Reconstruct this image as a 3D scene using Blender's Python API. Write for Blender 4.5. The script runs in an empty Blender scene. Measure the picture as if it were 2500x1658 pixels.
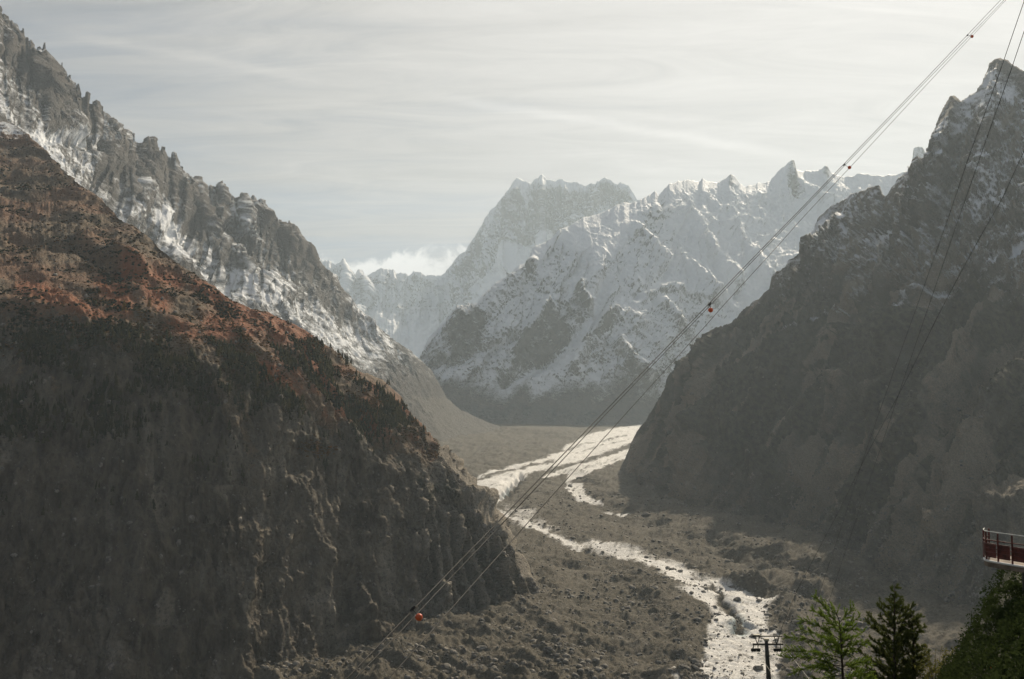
import bpy, math, random
import numpy as np

# ============================================================ camera, sky, sun
F, CX, CY = 2600.0, 1250.0, 829.0            # focal length and centre in photo pixels (2500 x 1658)
PITCH = math.radians(3.76)
SUN_AZ, SUN_EL = math.radians(26.0), math.radians(35.5)   # to the right of the view axis, above horizon
sc = bpy.context.scene
col = sc.collection
cam_d = bpy.data.cameras.new("camera")
cam_d.sensor_width = 36.0
cam_d.lens = 36.0 * F / 2500.0
cam_d.clip_start, cam_d.clip_end = 0.5, 60000.0
cam = bpy.data.objects.new("camera", cam_d)
cam.location = (0, 0, 0)
cam.rotation_euler = (math.pi / 2 + PITCH, 0, 0)
col.objects.link(cam)
sc.camera = cam

SUN_DIR = (math.sin(SUN_AZ) * math.cos(SUN_EL), math.cos(SUN_AZ) * math.cos(SUN_EL), math.sin(SUN_EL))


class NT:
    """small helper that writes shader node trees"""
    def __init__(s, tree):
        s.t = tree
        tree.nodes.clear()

    def n(s, kind, **kw):
        nd = s.t.nodes.new(kind)
        for k, v in kw.items():
            setattr(nd, k, v)
        return nd

    def put(s, sock, v):
        if v is None:
            return
        if isinstance(v, bpy.types.NodeSocket):
            s.t.links.new(v, sock)
        elif isinstance(v, (tuple, list)) and len(v) == 3 and sock.type == 'RGBA':
            sock.default_value = (*v, 1)
        else:
            sock.default_value = v

    def m(s, op, a, b=None, c=None, clamp=False):
        nd = s.n('ShaderNodeMath', operation=op)
        nd.use_clamp = clamp
        for i, v in enumerate((a, b, c)):
            s.put(nd.inputs[i], v)
        return nd.outputs[0]

    def v(s, op, a, b=None):
        nd = s.n('ShaderNodeVectorMath', operation=op)
        s.put(nd.inputs[0], a)
        s.put(nd.inputs[1], b)
        return nd.outputs['Value'] if op in ('DOT_PRODUCT', 'LENGTH', 'DISTANCE') else nd.outputs[0]

    def step(s, x, lo, hi):
        nd = s.n('ShaderNodeMapRange', interpolation_type='SMOOTHSTEP')
        s.put(nd.inputs[0], x)
        nd.inputs[1].default_value, nd.inputs[2].default_value = lo, hi
        return nd.outputs[0]

    def mix(s, f, a, b, blend='MIX'):
        nd = s.n('ShaderNodeMix', data_type='RGBA', blend_type=blend)
        s.put(nd.inputs[0], f)
        s.put(nd.inputs[6], a)
        s.put(nd.inputs[7], b)
        return nd.outputs[2]

    def noise(s, vec, scale, detail=4, rough=.55, dist=0.0):
        nd = s.n('ShaderNodeTexNoise')
        s.put(nd.inputs['Vector'], vec)
        nd.inputs['Scale'].default_value = scale
        nd.inputs['Detail'].default_value = detail
        nd.inputs['Roughness'].default_value = rough
        nd.inputs['Distortion'].default_value = dist
        return nd.outputs[0]

    def attr(s, name):
        nd = s.n('ShaderNodeAttribute', attribute_name=name)
        return nd.outputs['Fac']


def ray(px, py):
    """photo pixel -> direction scaled to a forward distance of 1"""
    px, py = np.asarray(px, float), np.asarray(py, float)
    xc, yc = (px - CX) / F, (CY - py) / F
    y = math.cos(PITCH) - yc * math.sin(PITCH)
    z = math.sin(PITCH) + yc * math.cos(PITCH)
    return np.stack([xc / y, np.ones_like(y), z / y], -1)


def at(px, py, d):
    r = ray(px, py)
    return r * np.asarray(d, float)[..., None]


# ---- world: clear sky behind a veil of high cloud that thickens and brightens towards the sun
w = bpy.data.worlds.new("World")
sc.world = w
w.use_nodes = True
T = NT(w.node_tree)
dirv = T.v('NORMALIZE', T.n('ShaderNodeTexCoord').outputs['Generated'])
sky = T.n('ShaderNodeTexSky', sky_type='NISHITA')
sky.sun_disc = False
sky.sun_elevation = SUN_EL
sky.sun_rotation = SUN_AZ
sky.altitude = 1900
sky.air_density, sky.dust_density, sky.ozone_density = 1.0, 1.0, 1.0
sep = T.n('ShaderNodeSeparateXYZ')
T.put(sep.inputs[0], dirv)
dz = T.m('MAXIMUM', sep.outputs[2], 0.0)
den = T.m('ADD', dz, 0.16)
comb = T.n('ShaderNodeCombineXYZ')
T.put(comb.inputs[0], T.m('DIVIDE', sep.outputs[0], den))
T.put(comb.inputs[1], T.m('DIVIDE', sep.outputs[1], den))
mp = T.n('ShaderNodeMapping')
T.put(mp.inputs[0], comb.outputs[0])
mp.inputs['Rotation'].default_value = (0, 0, math.radians(24))
mp.inputs['Scale'].default_value = (0.45, 1.8, 1)
n1 = T.noise(mp.outputs[0], 1.5, 7, .58, .5)
n2 = T.noise(mp.outputs[0], 5.0, 7, .66, .9)
sunang = T.m('MAXIMUM', T.v('DOT_PRODUCT', dirv, SUN_DIR), 0.0)
near = T.m('POWER', sunang, 2.2)
veil = T.m('ADD', T.m('ADD', T.m('MULTIPLY', n1, .95), T.m('MULTIPLY', n2, .42)), T.m('MULTIPLY', near, .80))
veil = T.m('ADD', T.m('MULTIPLY', T.step(veil, .56, 1.30), .90), .07)


def streak(a, b, half, soft_end=.12):
    """a contrail: the part of a great circle between two photo pixels"""
    A, B = ray(*a), ray(*b)
    A, B = A / np.linalg.norm(A), B / np.linalg.norm(B)
    nrm = np.cross(A, B)
    nrm /= np.linalg.norm(nrm)
    mid = A + B
    mid /= np.linalg.norm(mid)
    tan = np.cross(nrm, mid)
    wob = T.m('MULTIPLY', T.m('SUBTRACT', T.noise(dirv, 30, 3), .5), half * 1.2)
    across = T.m('ABSOLUTE', T.m('ADD', T.v('DOT_PRODUCT', dirv, tuple(nrm)), wob))
    along = T.m('ABSOLUTE', T.v('DOT_PRODUCT', dirv, tuple(tan)))
    L = math.asin(np.linalg.norm(A - B) / 2)
    e = T.m('MULTIPLY', T.m('SUBTRACT', 1.0, T.step(across, 0.0, half)),
            T.m('SUBTRACT', 1.0, T.step(along, L * (1 - soft_end * 4), L * 1.1)))
    return T.m('MULTIPLY', e, T.step(T.v('DOT_PRODUCT', dirv, tuple(mid)), 0.2, 0.4))


s1 = T.m('MULTIPLY', streak((120, 75), (800, 200), .0075), .45)
s2 = T.m('MULTIPLY', streak((1000, 225), (1980, 385), .0075), .4)
veil = T.m('MAXIMUM', veil, T.m('ADD', veil, T.m('MULTIPLY', s1, T.m('SUBTRACT', 1.0, veil))))
glow = T.m('ADD', .22, T.m('MULTIPLY', T.m('POWER', sunang, 3.6), .72))
ripple = T.m('MULTIPLY', T.m('SUBTRACT', n2, .5), 0.40)
glow = T.m('ADD', glow, T.m('ADD', ripple, T.m('MULTIPLY', T.m('ADD', s2, T.m('MULTIPLY', s1, .5)), .30)))
cloudc = T.v('SCALE', (1.0, .946, .898))
cl = cloudc.node
T.put(cl.inputs['Scale'], glow)
skyc = T.v('SCALE', sky.outputs[0])
skyc.node.inputs['Scale'].default_value = 0.06
base = T.mix(veil, skyc, cloudc)
# a bank of white cumulus lying low behind the far ridges
nb = T.noise(dirv, 22, 6, .6, .3)
nb2 = T.noise(dirv, 5, 2, .5)
hgt = T.m('ADD', T.m('SUBTRACT', .137, sep.outputs[2]),
          T.m('ADD', T.m('MULTIPLY', T.m('SUBTRACT', nb, .5), .075), T.m('MULTIPLY', T.m('SUBTRACT', nb2, .5), .05)))
bank = T.step(hgt, -.002, .008)
bankc = T.v('SCALE', (1.0, .98, .94))
T.put(bankc.node.inputs['Scale'], T.m('ADD', .84, T.m('MULTIPLY', nb, .30)))
full = T.mix(T.m('MULTIPLY', bank, .92), base, bankc)
bg = T.n('ShaderNodeBackground')
T.put(bg.inputs[0], full)
bg.inputs[1].default_value = 1.0
T.put(T.n('ShaderNodeOutputWorld').inputs[0], bg.outputs[0])

sd = bpy.data.lights.new("sun", 'SUN')
sd.energy = 5.0
sd.angle = math.radians(0.6)
sd.color = (1.0, .87, .68)
sun = bpy.data.objects.new("sun", sd)
from mathutils import Vector
sun.rotation_euler = Vector(SUN_DIR).to_track_quat('Z', 'Y').to_euler()
sun.location = (3000, 3000, 4000)
col.objects.link(sun)

vs = sc.view_settings
vs.view_transform, vs.look, vs.exposure, vs.gamma = 'Standard', 'None', 0.0, 1.0
sc.cycles.use_denoising = True
sc.cycles.max_bounces = 6
sc.cycles.diffuse_bounces = 3
sc.cycles.volume_bounces = 1
sc.cycles.volume_step_rate = 1.0

# ============================================================ noise and helpers
rng = np.random.default_rng(7)
_perm = rng.permutation(256).astype(np.int32)
_perm = np.concatenate([_perm, _perm])
_g = rng.normal(size=(256, 3))
_g = (_g / np.linalg.norm(_g, axis=1)[:, None]).astype(np.float32)


def pnoise(p):
    p = np.asarray(p)
    f0 = np.floor(p)
    i = f0.astype(np.int64) & 255
    f = (p - f0).astype(np.float32)
    u = f * f * f * (f * (f * 6 - 15) + 10)
    res = []
    for dx in (0, 1):
        px_ = _perm[(i[:, 0] + dx) & 255]
        for dy in (0, 1):
            pxy = _perm[px_ + ((i[:, 1] + dy) & 255)]
            for dz_ in (0, 1):
                h = _perm[pxy + ((i[:, 2] + dz_) & 255)]
                g = _g[h]
                res.append(g[:, 0] * (f[:, 0] - dx) + g[:, 1] * (f[:, 1] - dy) + g[:, 2] * (f[:, 2] - dz_))
    a = res
    ux, uy, uz = u[:, 0], u[:, 1], u[:, 2]
    l = lambda a_, b_, t: a_ + (b_ - a_) * t
    return l(l(l(a[0], a[1], uz), l(a[2], a[3], uz), uy), l(l(a[4], a[5], uz), l(a[6], a[7], uz), uy), ux) * 1.5


def fbm(p, oct=5, gain=.5, lac=2.03):
    r = np.zeros(len(p), np.float32)
    amp, q = 1.0, p + 0.0
    for _ in range(oct):
        r += amp * pnoise(q)
        q = q * lac + 17.3
        amp *= gain
    return r


def ridged(p, oct=6, gain=.55, lac=2.07):
    r = np.zeros(len(p), np.float32)
    amp, q, wgt, tot = 1.0, p + 0.0, 1.0, 0.0
    for _ in range(oct):
        s = 1.0 - np.abs(pnoise(q)) * 1.6
        s = np.clip(s, -.4, 1)
        s = s * np.abs(s)
        r += amp * s * wgt
        tot += amp
        wgt = np.clip(s * 1.6, .15, 1)
        q = q * lac + 31.7
        amp *= gain
    return r / tot - .35


def joints(p, d, scale, warp=.5, seed=0.0):
    """sharp-edged slabs: a sawtooth across a bent joint direction"""
    d = np.array(d, float)
    d /= np.linalg.norm(d)
    a = p @ d / scale + warp * pnoise(p / (scale * 2.2) + seed) + .5 * warp * pnoise(p / (scale * .9) + seed + 9)
    w_ = .55 + .75 * pnoise(p / (scale * 3.1) + seed + 33)
    return ((a - np.floor(a)) - .5).astype(np.float32) * np.clip(w_, 0, 1.2)


def jag(xs, amp, scale, seed):
    """pinnacles along a skyline, in pixels"""
    r = np.zeros(len(xs))
    a, sc2 = 1.0, scale
    for k in range(4):
        u = np.clip(1 - 2.4 * np.abs(pnoise(np.stack([xs / sc2, xs * 0 + seed + k, xs * 0 + .37], -1))), -.3, 1)
        r += a * u
        a *= .62
        sc2 *= .52
    return -amp * (r / 2.0 - .2)


def sstep(x, lo, hi):
    t = np.clip((x - lo) / (hi - lo), 0, 1)
    return t * t * (3 - 2 * t)


def dline(X, Y, pts):
    """distance in photo pixels to a polyline"""
    best = np.full(X.shape, 1e9)
    for (x0, y0), (x1, y1) in zip(pts[:-1], pts[1:]):
        dx, dy = x1 - x0, y1 - y0
        t = np.clip(((X - x0) * dx + (Y - y0) * dy) / (dx * dx + dy * dy + 1e-9), 0, 1)
        best = np.minimum(best, np.hypot(X - x0 - t * dx, Y - y0 - t * dy))
    return best


def inside(X, Y, poly):
    r = np.zeros(X.shape, bool)
    n = len(poly)
    for k in range(n):
        x0, y0 = poly[k]
        x1, y1 = poly[(k + 1) % n]
        c = ((y0 > Y) != (y1 > Y)) & (X < (x1 - x0) * (Y - y0) / (y1 - y0 + 1e-12) + x0)
        r ^= c
    return r


def spoly(X, Y, poly, soft):
    """soft polygon, 1 inside and 0 outside"""
    d = dline(X, Y, list(poly) + [poly[0]])
    sdist = np.where(inside(X, Y, poly), d, -d)
    return sstep(sdist, -soft, soft)


def gline(X, Y, pts, wd):
    d = dline(X, Y, pts)
    return np.exp(-(d / wd) ** 2)


def interp_row(row, us, x0, x1):
    r = np.array(row, float)
    xs = x0 + us * (x1 - x0)
    return xs, np.interp(xs, r[:, 0], r[:, 1]), np.interp(xs, r[:, 0], r[:, 2])


def tag(o, label=None, cat=None, group=None, kind=None):
    for k, v in (('label', label), ('category', cat), ('group', group), ('kind', kind)):
        if v:
            o[k] = v
    return o


def mesh_obj(name, verts, faces, mats=None, parent=None, smooth=False):
    me = bpy.data.meshes.new(name)
    verts = np.asarray(verts, np.float32)
    if isinstance(faces, np.ndarray):
        k = faces.shape[1]
        me.vertices.add(len(verts))
        me.vertices.foreach_set('co', verts.ravel())
        me.loops.add(faces.size)
        me.loops.foreach_set('vertex_index', faces.ravel().astype(np.int32))
        me.polygons.add(len(faces))
        me.polygons.foreach_set('loop_start', np.arange(0, faces.size, k, dtype=np.int32))
        me.polygons.foreach_set('loop_total', np.full(len(faces), k, np.int32))
        me.update(calc_edges=True)
    else:
        me.from_pydata([tuple(map(float, v)) for v in verts], [], faces)
        me.update()
    if smooth:
        me.polygons.foreach_set('use_smooth', np.ones(len(me.polygons), bool))
    if mats:
        for m_ in (mats if isinstance(mats, (list, tuple)) else [mats]):
            me.materials.append(m_)
    o = bpy.data.objects.new(name, me)
    col.objects.link(o)
    if parent is not None:
        o.parent = parent
    return o


def grid_faces(nv, nu):
    a = np.arange(nv * nu).reshape(nv, nu)
    return np.stack([a[:-1, :-1], a[1:, :-1], a[1:, 1:], a[:-1, 1:]], -1).reshape(-1, 4)


def grid_normals(P):
    du = np.gradient(P, axis=1)
    dv = np.gradient(P, axis=0)
    n = np.cross(dv, du)
    n /= np.linalg.norm(n, axis=-1)[..., None] + 1e-9
    return n


def floor_d(py):
    """distance at which a pixel row meets the valley floor"""
    r = ray(np.full(np.shape(py), CX), py)
    return 276.0 / np.maximum(-r[..., 2] + 0.0458, 0.02)


def climb(xs, pys, slopes, d0=None):
    """depths of rows stacked upward from the floor, each at its own slope"""
    d = floor_d(pys[0]) if d0 is None else d0
    z = ray(xs, pys[0])[..., 2] * d
    out = [d]
    for py, s in zip(pys[1:], slopes):
        t = np.tan(np.radians(s))
        ta = ray(xs, py)[..., 2]
        d1 = (z - d * t) / np.minimum(ta - t, -0.12)
        d1 = np.maximum(d1, d)
        out.append(d1)
        z = ta * d1
        d = d1
    return out


class Sheet:
    """a slope built row by row from its skyline down to its foot, with its far side closed behind"""
    def __init__(s, xs, pys, ds, nv, back=(60, 200, 500), back_drop=(1.0, 1.1, 1.1), t_bias=None):
        # xs (nu,), pys / ds: lists (top -> bottom) of (nu,)
        nu = len(xs)
        R = np.stack([np.stack([np.broadcast_to(xs, p.shape), p, d], -1) for p, d in zip(pys, ds)])  # k,nu,3
        seg = np.maximum(np.abs(np.diff(R[:, :, 1], axis=0)).mean(1), 4.0)
        knots = np.concatenate([[0], np.cumsum(seg)])
        knots /= knots[-1]
        ts = np.linspace(0, 1, nv)
        k = np.clip(np.searchsorted(knots, ts, side='right') - 1, 0, len(knots) - 2)
        h = (knots[k + 1] - knots[k])[:, None, None]
        f = ((ts - knots[k]) / (knots[k + 1] - knots[k]))[:, None, None]
        # limited cubic so rows join smoothly without overshooting
        dl = np.diff(R, axis=0) / np.diff(knots)[:, None, None]
        M = np.zeros_like(R)
        M[0], M[-1] = dl[0], dl[-1]
        same = (dl[:-1] * dl[1:]) > 0
        M[1:-1] = np.where(same, 2 * dl[:-1] * dl[1:] / (dl[:-1] + dl[1:] + 1e-12), 0)
        y0, y1, m0, m1 = R[k], R[k + 1], M[k], M[k + 1]
        G = ((2 * f**3 - 3 * f**2 + 1) * y0 + (f**3 - 2 * f**2 + f) * h * m0 +
             (-2 * f**3 + 3 * f**2) * y1 + (f**3 - f**2) * h * m1)
        s.PX, s.PY, D = G[..., 0], G[..., 1], G[..., 2]
        P = at(s.PX, s.PY, D)
        # far side
        top = P[0]
        out = top[:, :2] / np.linalg.norm(top[:, :2], axis=1)[:, None]
        rows = []
        cur = top.copy()
        prev = 0
        for b, dr in zip(back, back_drop):
            n = cur.copy()
            n[:, :2] += out * (b - prev)
            n[:, 2] -= (b - prev) * dr
            rows.append(n)
            cur, prev = n, b
        s.nb = len(rows)
        B = np.stack(rows[::-1])
        s.P = np.concatenate([B, P], 0)
        s.PX = np.concatenate([np.repeat(s.PX[:1], s.nb, 0), s.PX], 0)
        s.PY = np.concatenate([np.repeat(s.PY[:1], s.nb, 0), s.PY], 0)
        s.V = np.concatenate([np.zeros(s.nb), ts])[:, None] * np.ones((1, nu))
        s.N = grid_normals(s.P)
        s.N[:s.nb] = s.N[s.nb]
        s.nv, s.nu = s.P.shape[:2]

    def flat(s, a):
        return a.reshape(s.nv * s.nu, -1)

    def noise_at(s, fn, scale, flow=None, aniso=1.0, warp=0.0, **kw):
        p = s.flat(s.P).astype(np.float64)
        if flow is not None:
            fl = np.array(flow, float)
            fl /= np.linalg.norm(fl)
            a = p @ fl
            p = p - np.outer(a, fl) * (1 - 1 / aniso)
        p = p / scale
        if warp:
            q = p * .7 + 5.1
            p = p + warp * np.stack([pnoise(q), pnoise(q + 40), pnoise(q + 80)], -1)
        return fn(p, **kw).reshape(s.nv, s.nu)

    def blocks(s, sets, seed=0.0, warp=.38):
        p = s.flat(s.P).astype(np.float64)
        h = 0
        for k, (d, scale, amp) in enumerate(sets):
            h = h + amp * joints(p, d, scale, warp, seed + 7.7 * k)
        return h.reshape(s.nv, s.nu)

    def push(s, amount):
        s.P = s.P + s.N * amount[..., None]

    def renormal(s):
        s.N = grid_normals(s.P)

    def build(s, name, mat, attrs, **tags):
        o = mesh_obj(name, s.flat(s.P), grid_faces(s.nv, s.nu), mat, smooth=False)
        for k, a in attrs.items():
            at_ = o.data.attributes.new(k, 'FLOAT', 'POINT')
            at_.data.foreach_set('value', np.ascontiguousarray(np.clip(a, 0, 1), np.float32).ravel())
        tag(o, kind='structure', **tags)
        return o


# ============================================================ materials
def principled(name, color, rough=.7, metal=0.0, spec=.3, var=.15, vscale=3.0, bump=0.0, bscale=20.0):
    m_ = bpy.data.materials.new(name)
    m_.use_nodes = True
    t = NT(m_.node_tree)
    co = t.n('ShaderNodeTexCoord').outputs['Object']
    n_ = t.noise(co, vscale, 5, .6)
    c2 = tuple(max(0, c * (1 - 2 * var)) for c in color)
    c3 = tuple(min(1, c * (1 + var)) for c in color)
    b = t.n('ShaderNodeBsdfPrincipled')
    t.put(b.inputs['Base Color'], t.mix(t.step(n_, .3, .7), c2, c3))
    b.inputs['Roughness'].default_value = rough
    b.inputs['Metallic'].default_value = metal
    b.inputs['Specular IOR Level'].default_value = spec
    if bump:
        bm_ = t.n('ShaderNodeBump')
        bm_.inputs['Strength'].default_value = bump
        t.put(bm_.inputs['Height'], t.noise(co, bscale, 5))
        t.put(b.inputs['Normal'], bm_.outputs[0])
    t.put(t.n('ShaderNodeOutputMaterial').inputs[0], b.outputs[0])
    return m_


def leafmat(name, c1, c2, vscale=1.0, trans=.35):
    m_ = bpy.data.materials.new(name)
    m_.use_nodes = True
    t = NT(m_.node_tree)
    co = t.n('ShaderNodeTexCoord').outputs['Object']
    c = t.mix(t.step(t.noise(co, vscale, 5, .7), .32, .68), c1, c2)
    d = t.n('ShaderNodeBsdfDiffuse')
    t.put(d.inputs[0], c)
    tr = t.n('ShaderNodeBsdfTranslucent')
    t.put(tr.inputs[0], t.mix(.5, c, tuple(min(1, x * 1.6) for x in c2)))
    mx = t.n('ShaderNodeMixShader')
    mx.inputs[0].default_value = trans
    t.put(mx.inputs[1], d.outputs[0])
    t.put(mx.inputs[2], tr.outputs[0])
    t.put(t.n('ShaderNodeOutputMaterial').inputs[0], mx.outputs[0])
    return m_


def terrain(name, rock_a, rock_b, cover_a, cover_b, scale, bump_d, snow=(.80, .82, .84), tint=(.2, .14, .09), flow=None):
    """rock, plant cover and snow mixed by the slope's own masks and broken up by noise"""
    m_ = bpy.data.materials.new(name)
    m_.use_nodes = True
    t = NT(m_.node_tree)
    co = t.n('ShaderNodeTexCoord').outputs['Object']
    big = t.noise(co, .35 / scale, 5, .6)
    mid = t.noise(co, 2.2 / scale, 6, .65)
    fine = t.noise(co, 9.0 / scale, 4, .7)
    rock = t.mix(t.step(mid, .28, .72), rock_a, rock_b)
    rock = t.mix(t.m('MULTIPLY', t.step(big, .22, .56), t.attr('stain')), rock, tint)
    rock = t.mix(t.step(fine, .35, .75), t.mix(.5, rock, (.03, .03, .03)), rock)
    cov = t.mix(t.step(mid, .35, .65), cover_a, cover_b)
    cov = t.mix(t.m('MULTIPLY', t.step(fine, .5, .8), .7), cov, t.mix(.6, cov, (.02, .022, .015)))
    cm = t.step(t.m('ADD', t.attr('cover'), t.m('ADD', t.m('MULTIPLY', t.m('SUBTRACT', mid, .5), .8),
                                               t.m('MULTIPLY', t.m('SUBTRACT', fine, .5), .5))), .42, .58)
    c = t.mix(cm, rock, cov)
    sm = t.step(t.m('ADD', t.attr('snow'), t.m('ADD', t.m('MULTIPLY', t.m('SUBTRACT', mid, .5), .55),
                                              t.m('MULTIPLY', t.m('SUBTRACT', fine, .5), .75))), .30, .70)
    c = t.mix(sm, c, snow)
    b = t.n('ShaderNodeBsdfPrincipled')
    t.put(b.inputs['Base Color'], c)
    t.put(b.inputs['Roughness'], t.m('SUBTRACT', .85, t.m('MULTIPLY', sm, .25)))
    b.inputs['Specular IOR Level'].default_value = .25
    bm_ = t.n('ShaderNodeBump')
    bm_.inputs['Strength'].default_value = .9
    bm_.inputs['Distance'].default_value = bump_d
    vo = t.n('ShaderNodeTexVoronoi', feature='F1', distance='CHEBYCHEV')
    t.put(vo.inputs['Vector'], co)
    vo.inputs['Scale'].default_value = 5.0 / scale
    hgt_ = t.m('ADD', t.m('ADD', t.m('MULTIPLY', mid, 1.0), t.m('MULTIPLY', fine, .6)), t.m('MULTIPLY', vo.outputs['Distance'], .5))
    t.put(bm_.inputs['Height'], t.m('MULTIPLY', hgt_, t.m('SUBTRACT', 1.0, t.m('MULTIPLY', sm, .6))))
    t.put(b.inputs['Normal'], bm_.outputs[0])
    t.put(t.n('ShaderNodeOutputMaterial').inputs[0], b.outputs[0])
    return m_


# ============================================================ the valley floor and glacier
def build_floor():
    nu, nv = 620, 520
    pxs = np.linspace(300, 2560, nu)
    # denser towards the far end, where rows are foreshortened
    pys = np.concatenate([np.linspace(1025, 1270, 220), np.linspace(1270, 1800, 301)[1:]])
    nv = len(pys)
    PX, PY = np.meshgrid(pxs, pys)
    D = floor_d(PY)
    # broad relief given as a shift along the ground: moraine flanks, mounds, the trough of the ice
    L = np.zeros_like(D)
    left_flank = [(1250, 1320), (1330, 1400), (1420, 1480), (1440, 1560), (1380, 1658), (1350, 1760), (600, 1800), (600, 1600), (900, 1540), (1150, 1480)]
    L += .045 * spoly(PX, PY, left_flank, 90)
    L += .03 * gline(PX, PY, [(1560, 1400), (1650, 1470), (1690, 1540), (1640, 1660)], 45)
    L += .022 * gline(PX, PY, [(1300, 1245), (1450, 1290), (1600, 1330), (1720, 1370)], 40)
    L += .05 * spoly(PX, PY, [(1420, 1150), (1540, 1120), (1620, 1180), (1800, 1230), (2100, 1300), (2300, 1400), (2100, 1420), (1900, 1380), (1700, 1290), (1560, 1250), (1480, 1225)], 45)
    L += .03 * gline(PX, PY, [(1640, 1290), (1760, 1300), (1900, 1330), (2000, 1370)], 35)
    L += .04 * gline(PX, PY, [(1780, 1402), (1880, 1415), (2000, 1440)], 22)
    L += .05 * gline(PX, PY, [(1930, 1470), (1960, 1520), (1975, 1600), (1970, 1700)], 30)
    L += .03 * gline(PX, PY, [(1230, 1040), (1290, 1046), (1380, 1052)], 12)
    D = D * (1 - L)
    P = at(PX, PY, D)
    Q = P.reshape(-1, 3).astype(float)
    X, Y = PX.ravel(), PY.ravel()
    # ice bodies
    wob = fbm(Q / 60, 4).reshape(PX.shape) * 11
    wob2 = fbm(Q / 14, 3).reshape(PX.shape) * 4
    sc_ = np.clip((PY - 1000) / 300, .18, 1.3)
    XX, YY = PX + (wob + wob2) * sc_, PY + (wob2 - wob) * .6 * sc_
    ice = np.zeros_like(D)
    up = [(1600, 1030), (1483, 1048), (1437, 1058), (1406, 1074), (1378, 1091), (1355, 1109), (1304, 1125), (1253, 1137), (1210, 1148), (1150, 1170), (1120, 1200), (1180, 1230), (1212, 1234), (1228, 1219), (1232, 1200), (1245, 1185), (1266, 1171), (1304, 1153), (1355, 1140), (1400, 1130), (1460, 1113), (1545, 1082), (1600, 1060)]
    ice = np.maximum(ice, spoly(XX, YY, up, 6))
    lane2 = [(1600, 1078), (1540, 1094), (1470, 1119), (1390, 1138), (1345, 1152), (1310, 1170), (1352, 1162), (1385, 1158), (1380, 1175), (1411, 1169), (1444, 1153), (1495, 1132), (1535, 1118), (1600, 1100)]
    ice = np.maximum(ice, spoly(XX, YY, lane2, 3) * .95)
    lane3 = [(1375, 1196), (1384, 1172), (1419, 1180), (1442, 1209), (1467, 1224), (1477, 1238), (1442, 1235), (1406, 1216)]
    ice = np.maximum(ice, spoly(XX, YY, lane3, 4) * .85)
    ice = np.maximum(ice, spoly(XX, YY, [(1470, 1249), (1541, 1252), (1518, 1263), (1490, 1257)], 3) * .8)
    ice = np.maximum(ice, gline(XX, YY, [(1205, 1243), (1253, 1267), (1304, 1283), (1330, 1296), (1383, 1324), (1420, 1334)], 11) * 1.0)
    low = [(1408, 1325), (1456, 1315), (1512, 1327), (1579, 1352), (1649, 1372), (1719, 1399), (1788, 1422), (1833, 1441), (1900, 1465), (1876, 1486), (1884, 1523), (1915, 1579), (1905, 1660), (1880, 1830), (1690, 1830), (1708, 1658), (1705, 1615), (1713, 1579), (1727, 1546), (1738, 1507), (1713, 1473), (1677, 1445), (1640, 1417), (1593, 1389), (1537, 1367), (1473, 1350)]
    ice = np.maximum(ice, spoly(XX, YY, low, 17))
    ice = np.maximum(ice, .62 * spoly(XX, YY, [(1225, 1228), (1300, 1240), (1330, 1270), (1390, 1310), (1340, 1296), (1250, 1262)], 14))
    ice = np.maximum(ice, .8 * spoly(XX, YY, [(1636, 1622), (1655, 1630), (1668, 1658), (1690, 1720), (1655, 1720), (1650, 1660)], 3))
    # dirt bands that follow the flow, and crevasse shade put into the colour
    band = [(1165, 1172), (1210, 1160), (1260, 1147), (1304, 1135), (1350, 1125)]
    ice -= .75 * gline(XX, YY, band, 3.5)
    ice -= .55 * gline(XX, YY, [(1345, 1108), (1400, 1092), (1470, 1075), (1530, 1062)], 2.2)
    ice -= .45 * gline(XX, YY, [(1420, 1100), (1480, 1085), (1530, 1075)], 2.0)
    ice -= .35 * gline(XX, YY, [(1400, 1150), (1470, 1133), (1540, 1106)], 2.2)
    ice -= .9 * gline(XX, YY, [(1745, 1440), (1762, 1470), (1797, 1505), (1816, 1532)], 7)  # shade of the crevasse, darkened in the ice mask along its line
    ice -= .5 * gline(XX, YY, [(1690, 1400), (1720, 1420), (1760, 1450)], 4)
    speck = fbm(Q / 9, 4).reshape(PX.shape)
    dirty = sstep(PY, 1350, 1560)
    ice -= dirty * (.18 + .42 * sstep(speck, .15, .6)) * .9
    ice *= .92 + .28 * fbm(Q / 45, 4).reshape(PX.shape)
    flowl = pnoise(np.stack([(Q[:, 0] * .9 - Q[:, 1] * .2) / 7, (Q[:, 1] + Q[:, 0] * .5) / 120, Q[:, 2] * 0], -1)).reshape(PX.shape)
    ice -= .38 * sstep(flowl, .05, .6) * sstep(PY, 1600, 1250) * (ice > .3)
    ice = np.clip(ice, 0, 1)
    # surface shape
    rough = fbm(Q / 70, 6, .55).reshape(PX.shape) * 6.5 + ridged(Q / 48, 6, .62).reshape(PX.shape) * 7.0
    hum = fbm(Q / 190, 3).reshape(PX.shape) * 9
    gul = ridged(np.stack([(Q[:, 0] + .75 * Q[:, 1]) / 26, (Q[:, 1] - Q[:, 0]) / 210, Q[:, 2] / 60], -1), 4).reshape(PX.shape)
    flank = spoly(PX, PY, left_flank, 60)
    mounds = spoly(PX, PY, [(1600, 1270), (1900, 1300), (2080, 1340), (2300, 1420), (2250, 1500), (1950, 1490), (1850, 1440), (1700, 1390)], 40)
    h = rough * (1 - .72 * ice) + hum * .5 + gul * 8 * flank + mounds * ridged(Q / 55, 5).reshape(PX.shape) * 12
    peb = fbm(Q / 7, 4, .65).reshape(PX.shape)
    jn = (joints(Q, (.7, .7, .3), 22, .8, 3.) * 4 + joints(Q, (.8, -.6, .2), 11, .8, 13.) * 2.4 + joints(Q, (.3, .9, .2), 6, .8, 23.) * 1.4).reshape(PX.shape)
    h += (peb * 1.3 + jn) * (1 - .65 * ice)
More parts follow.
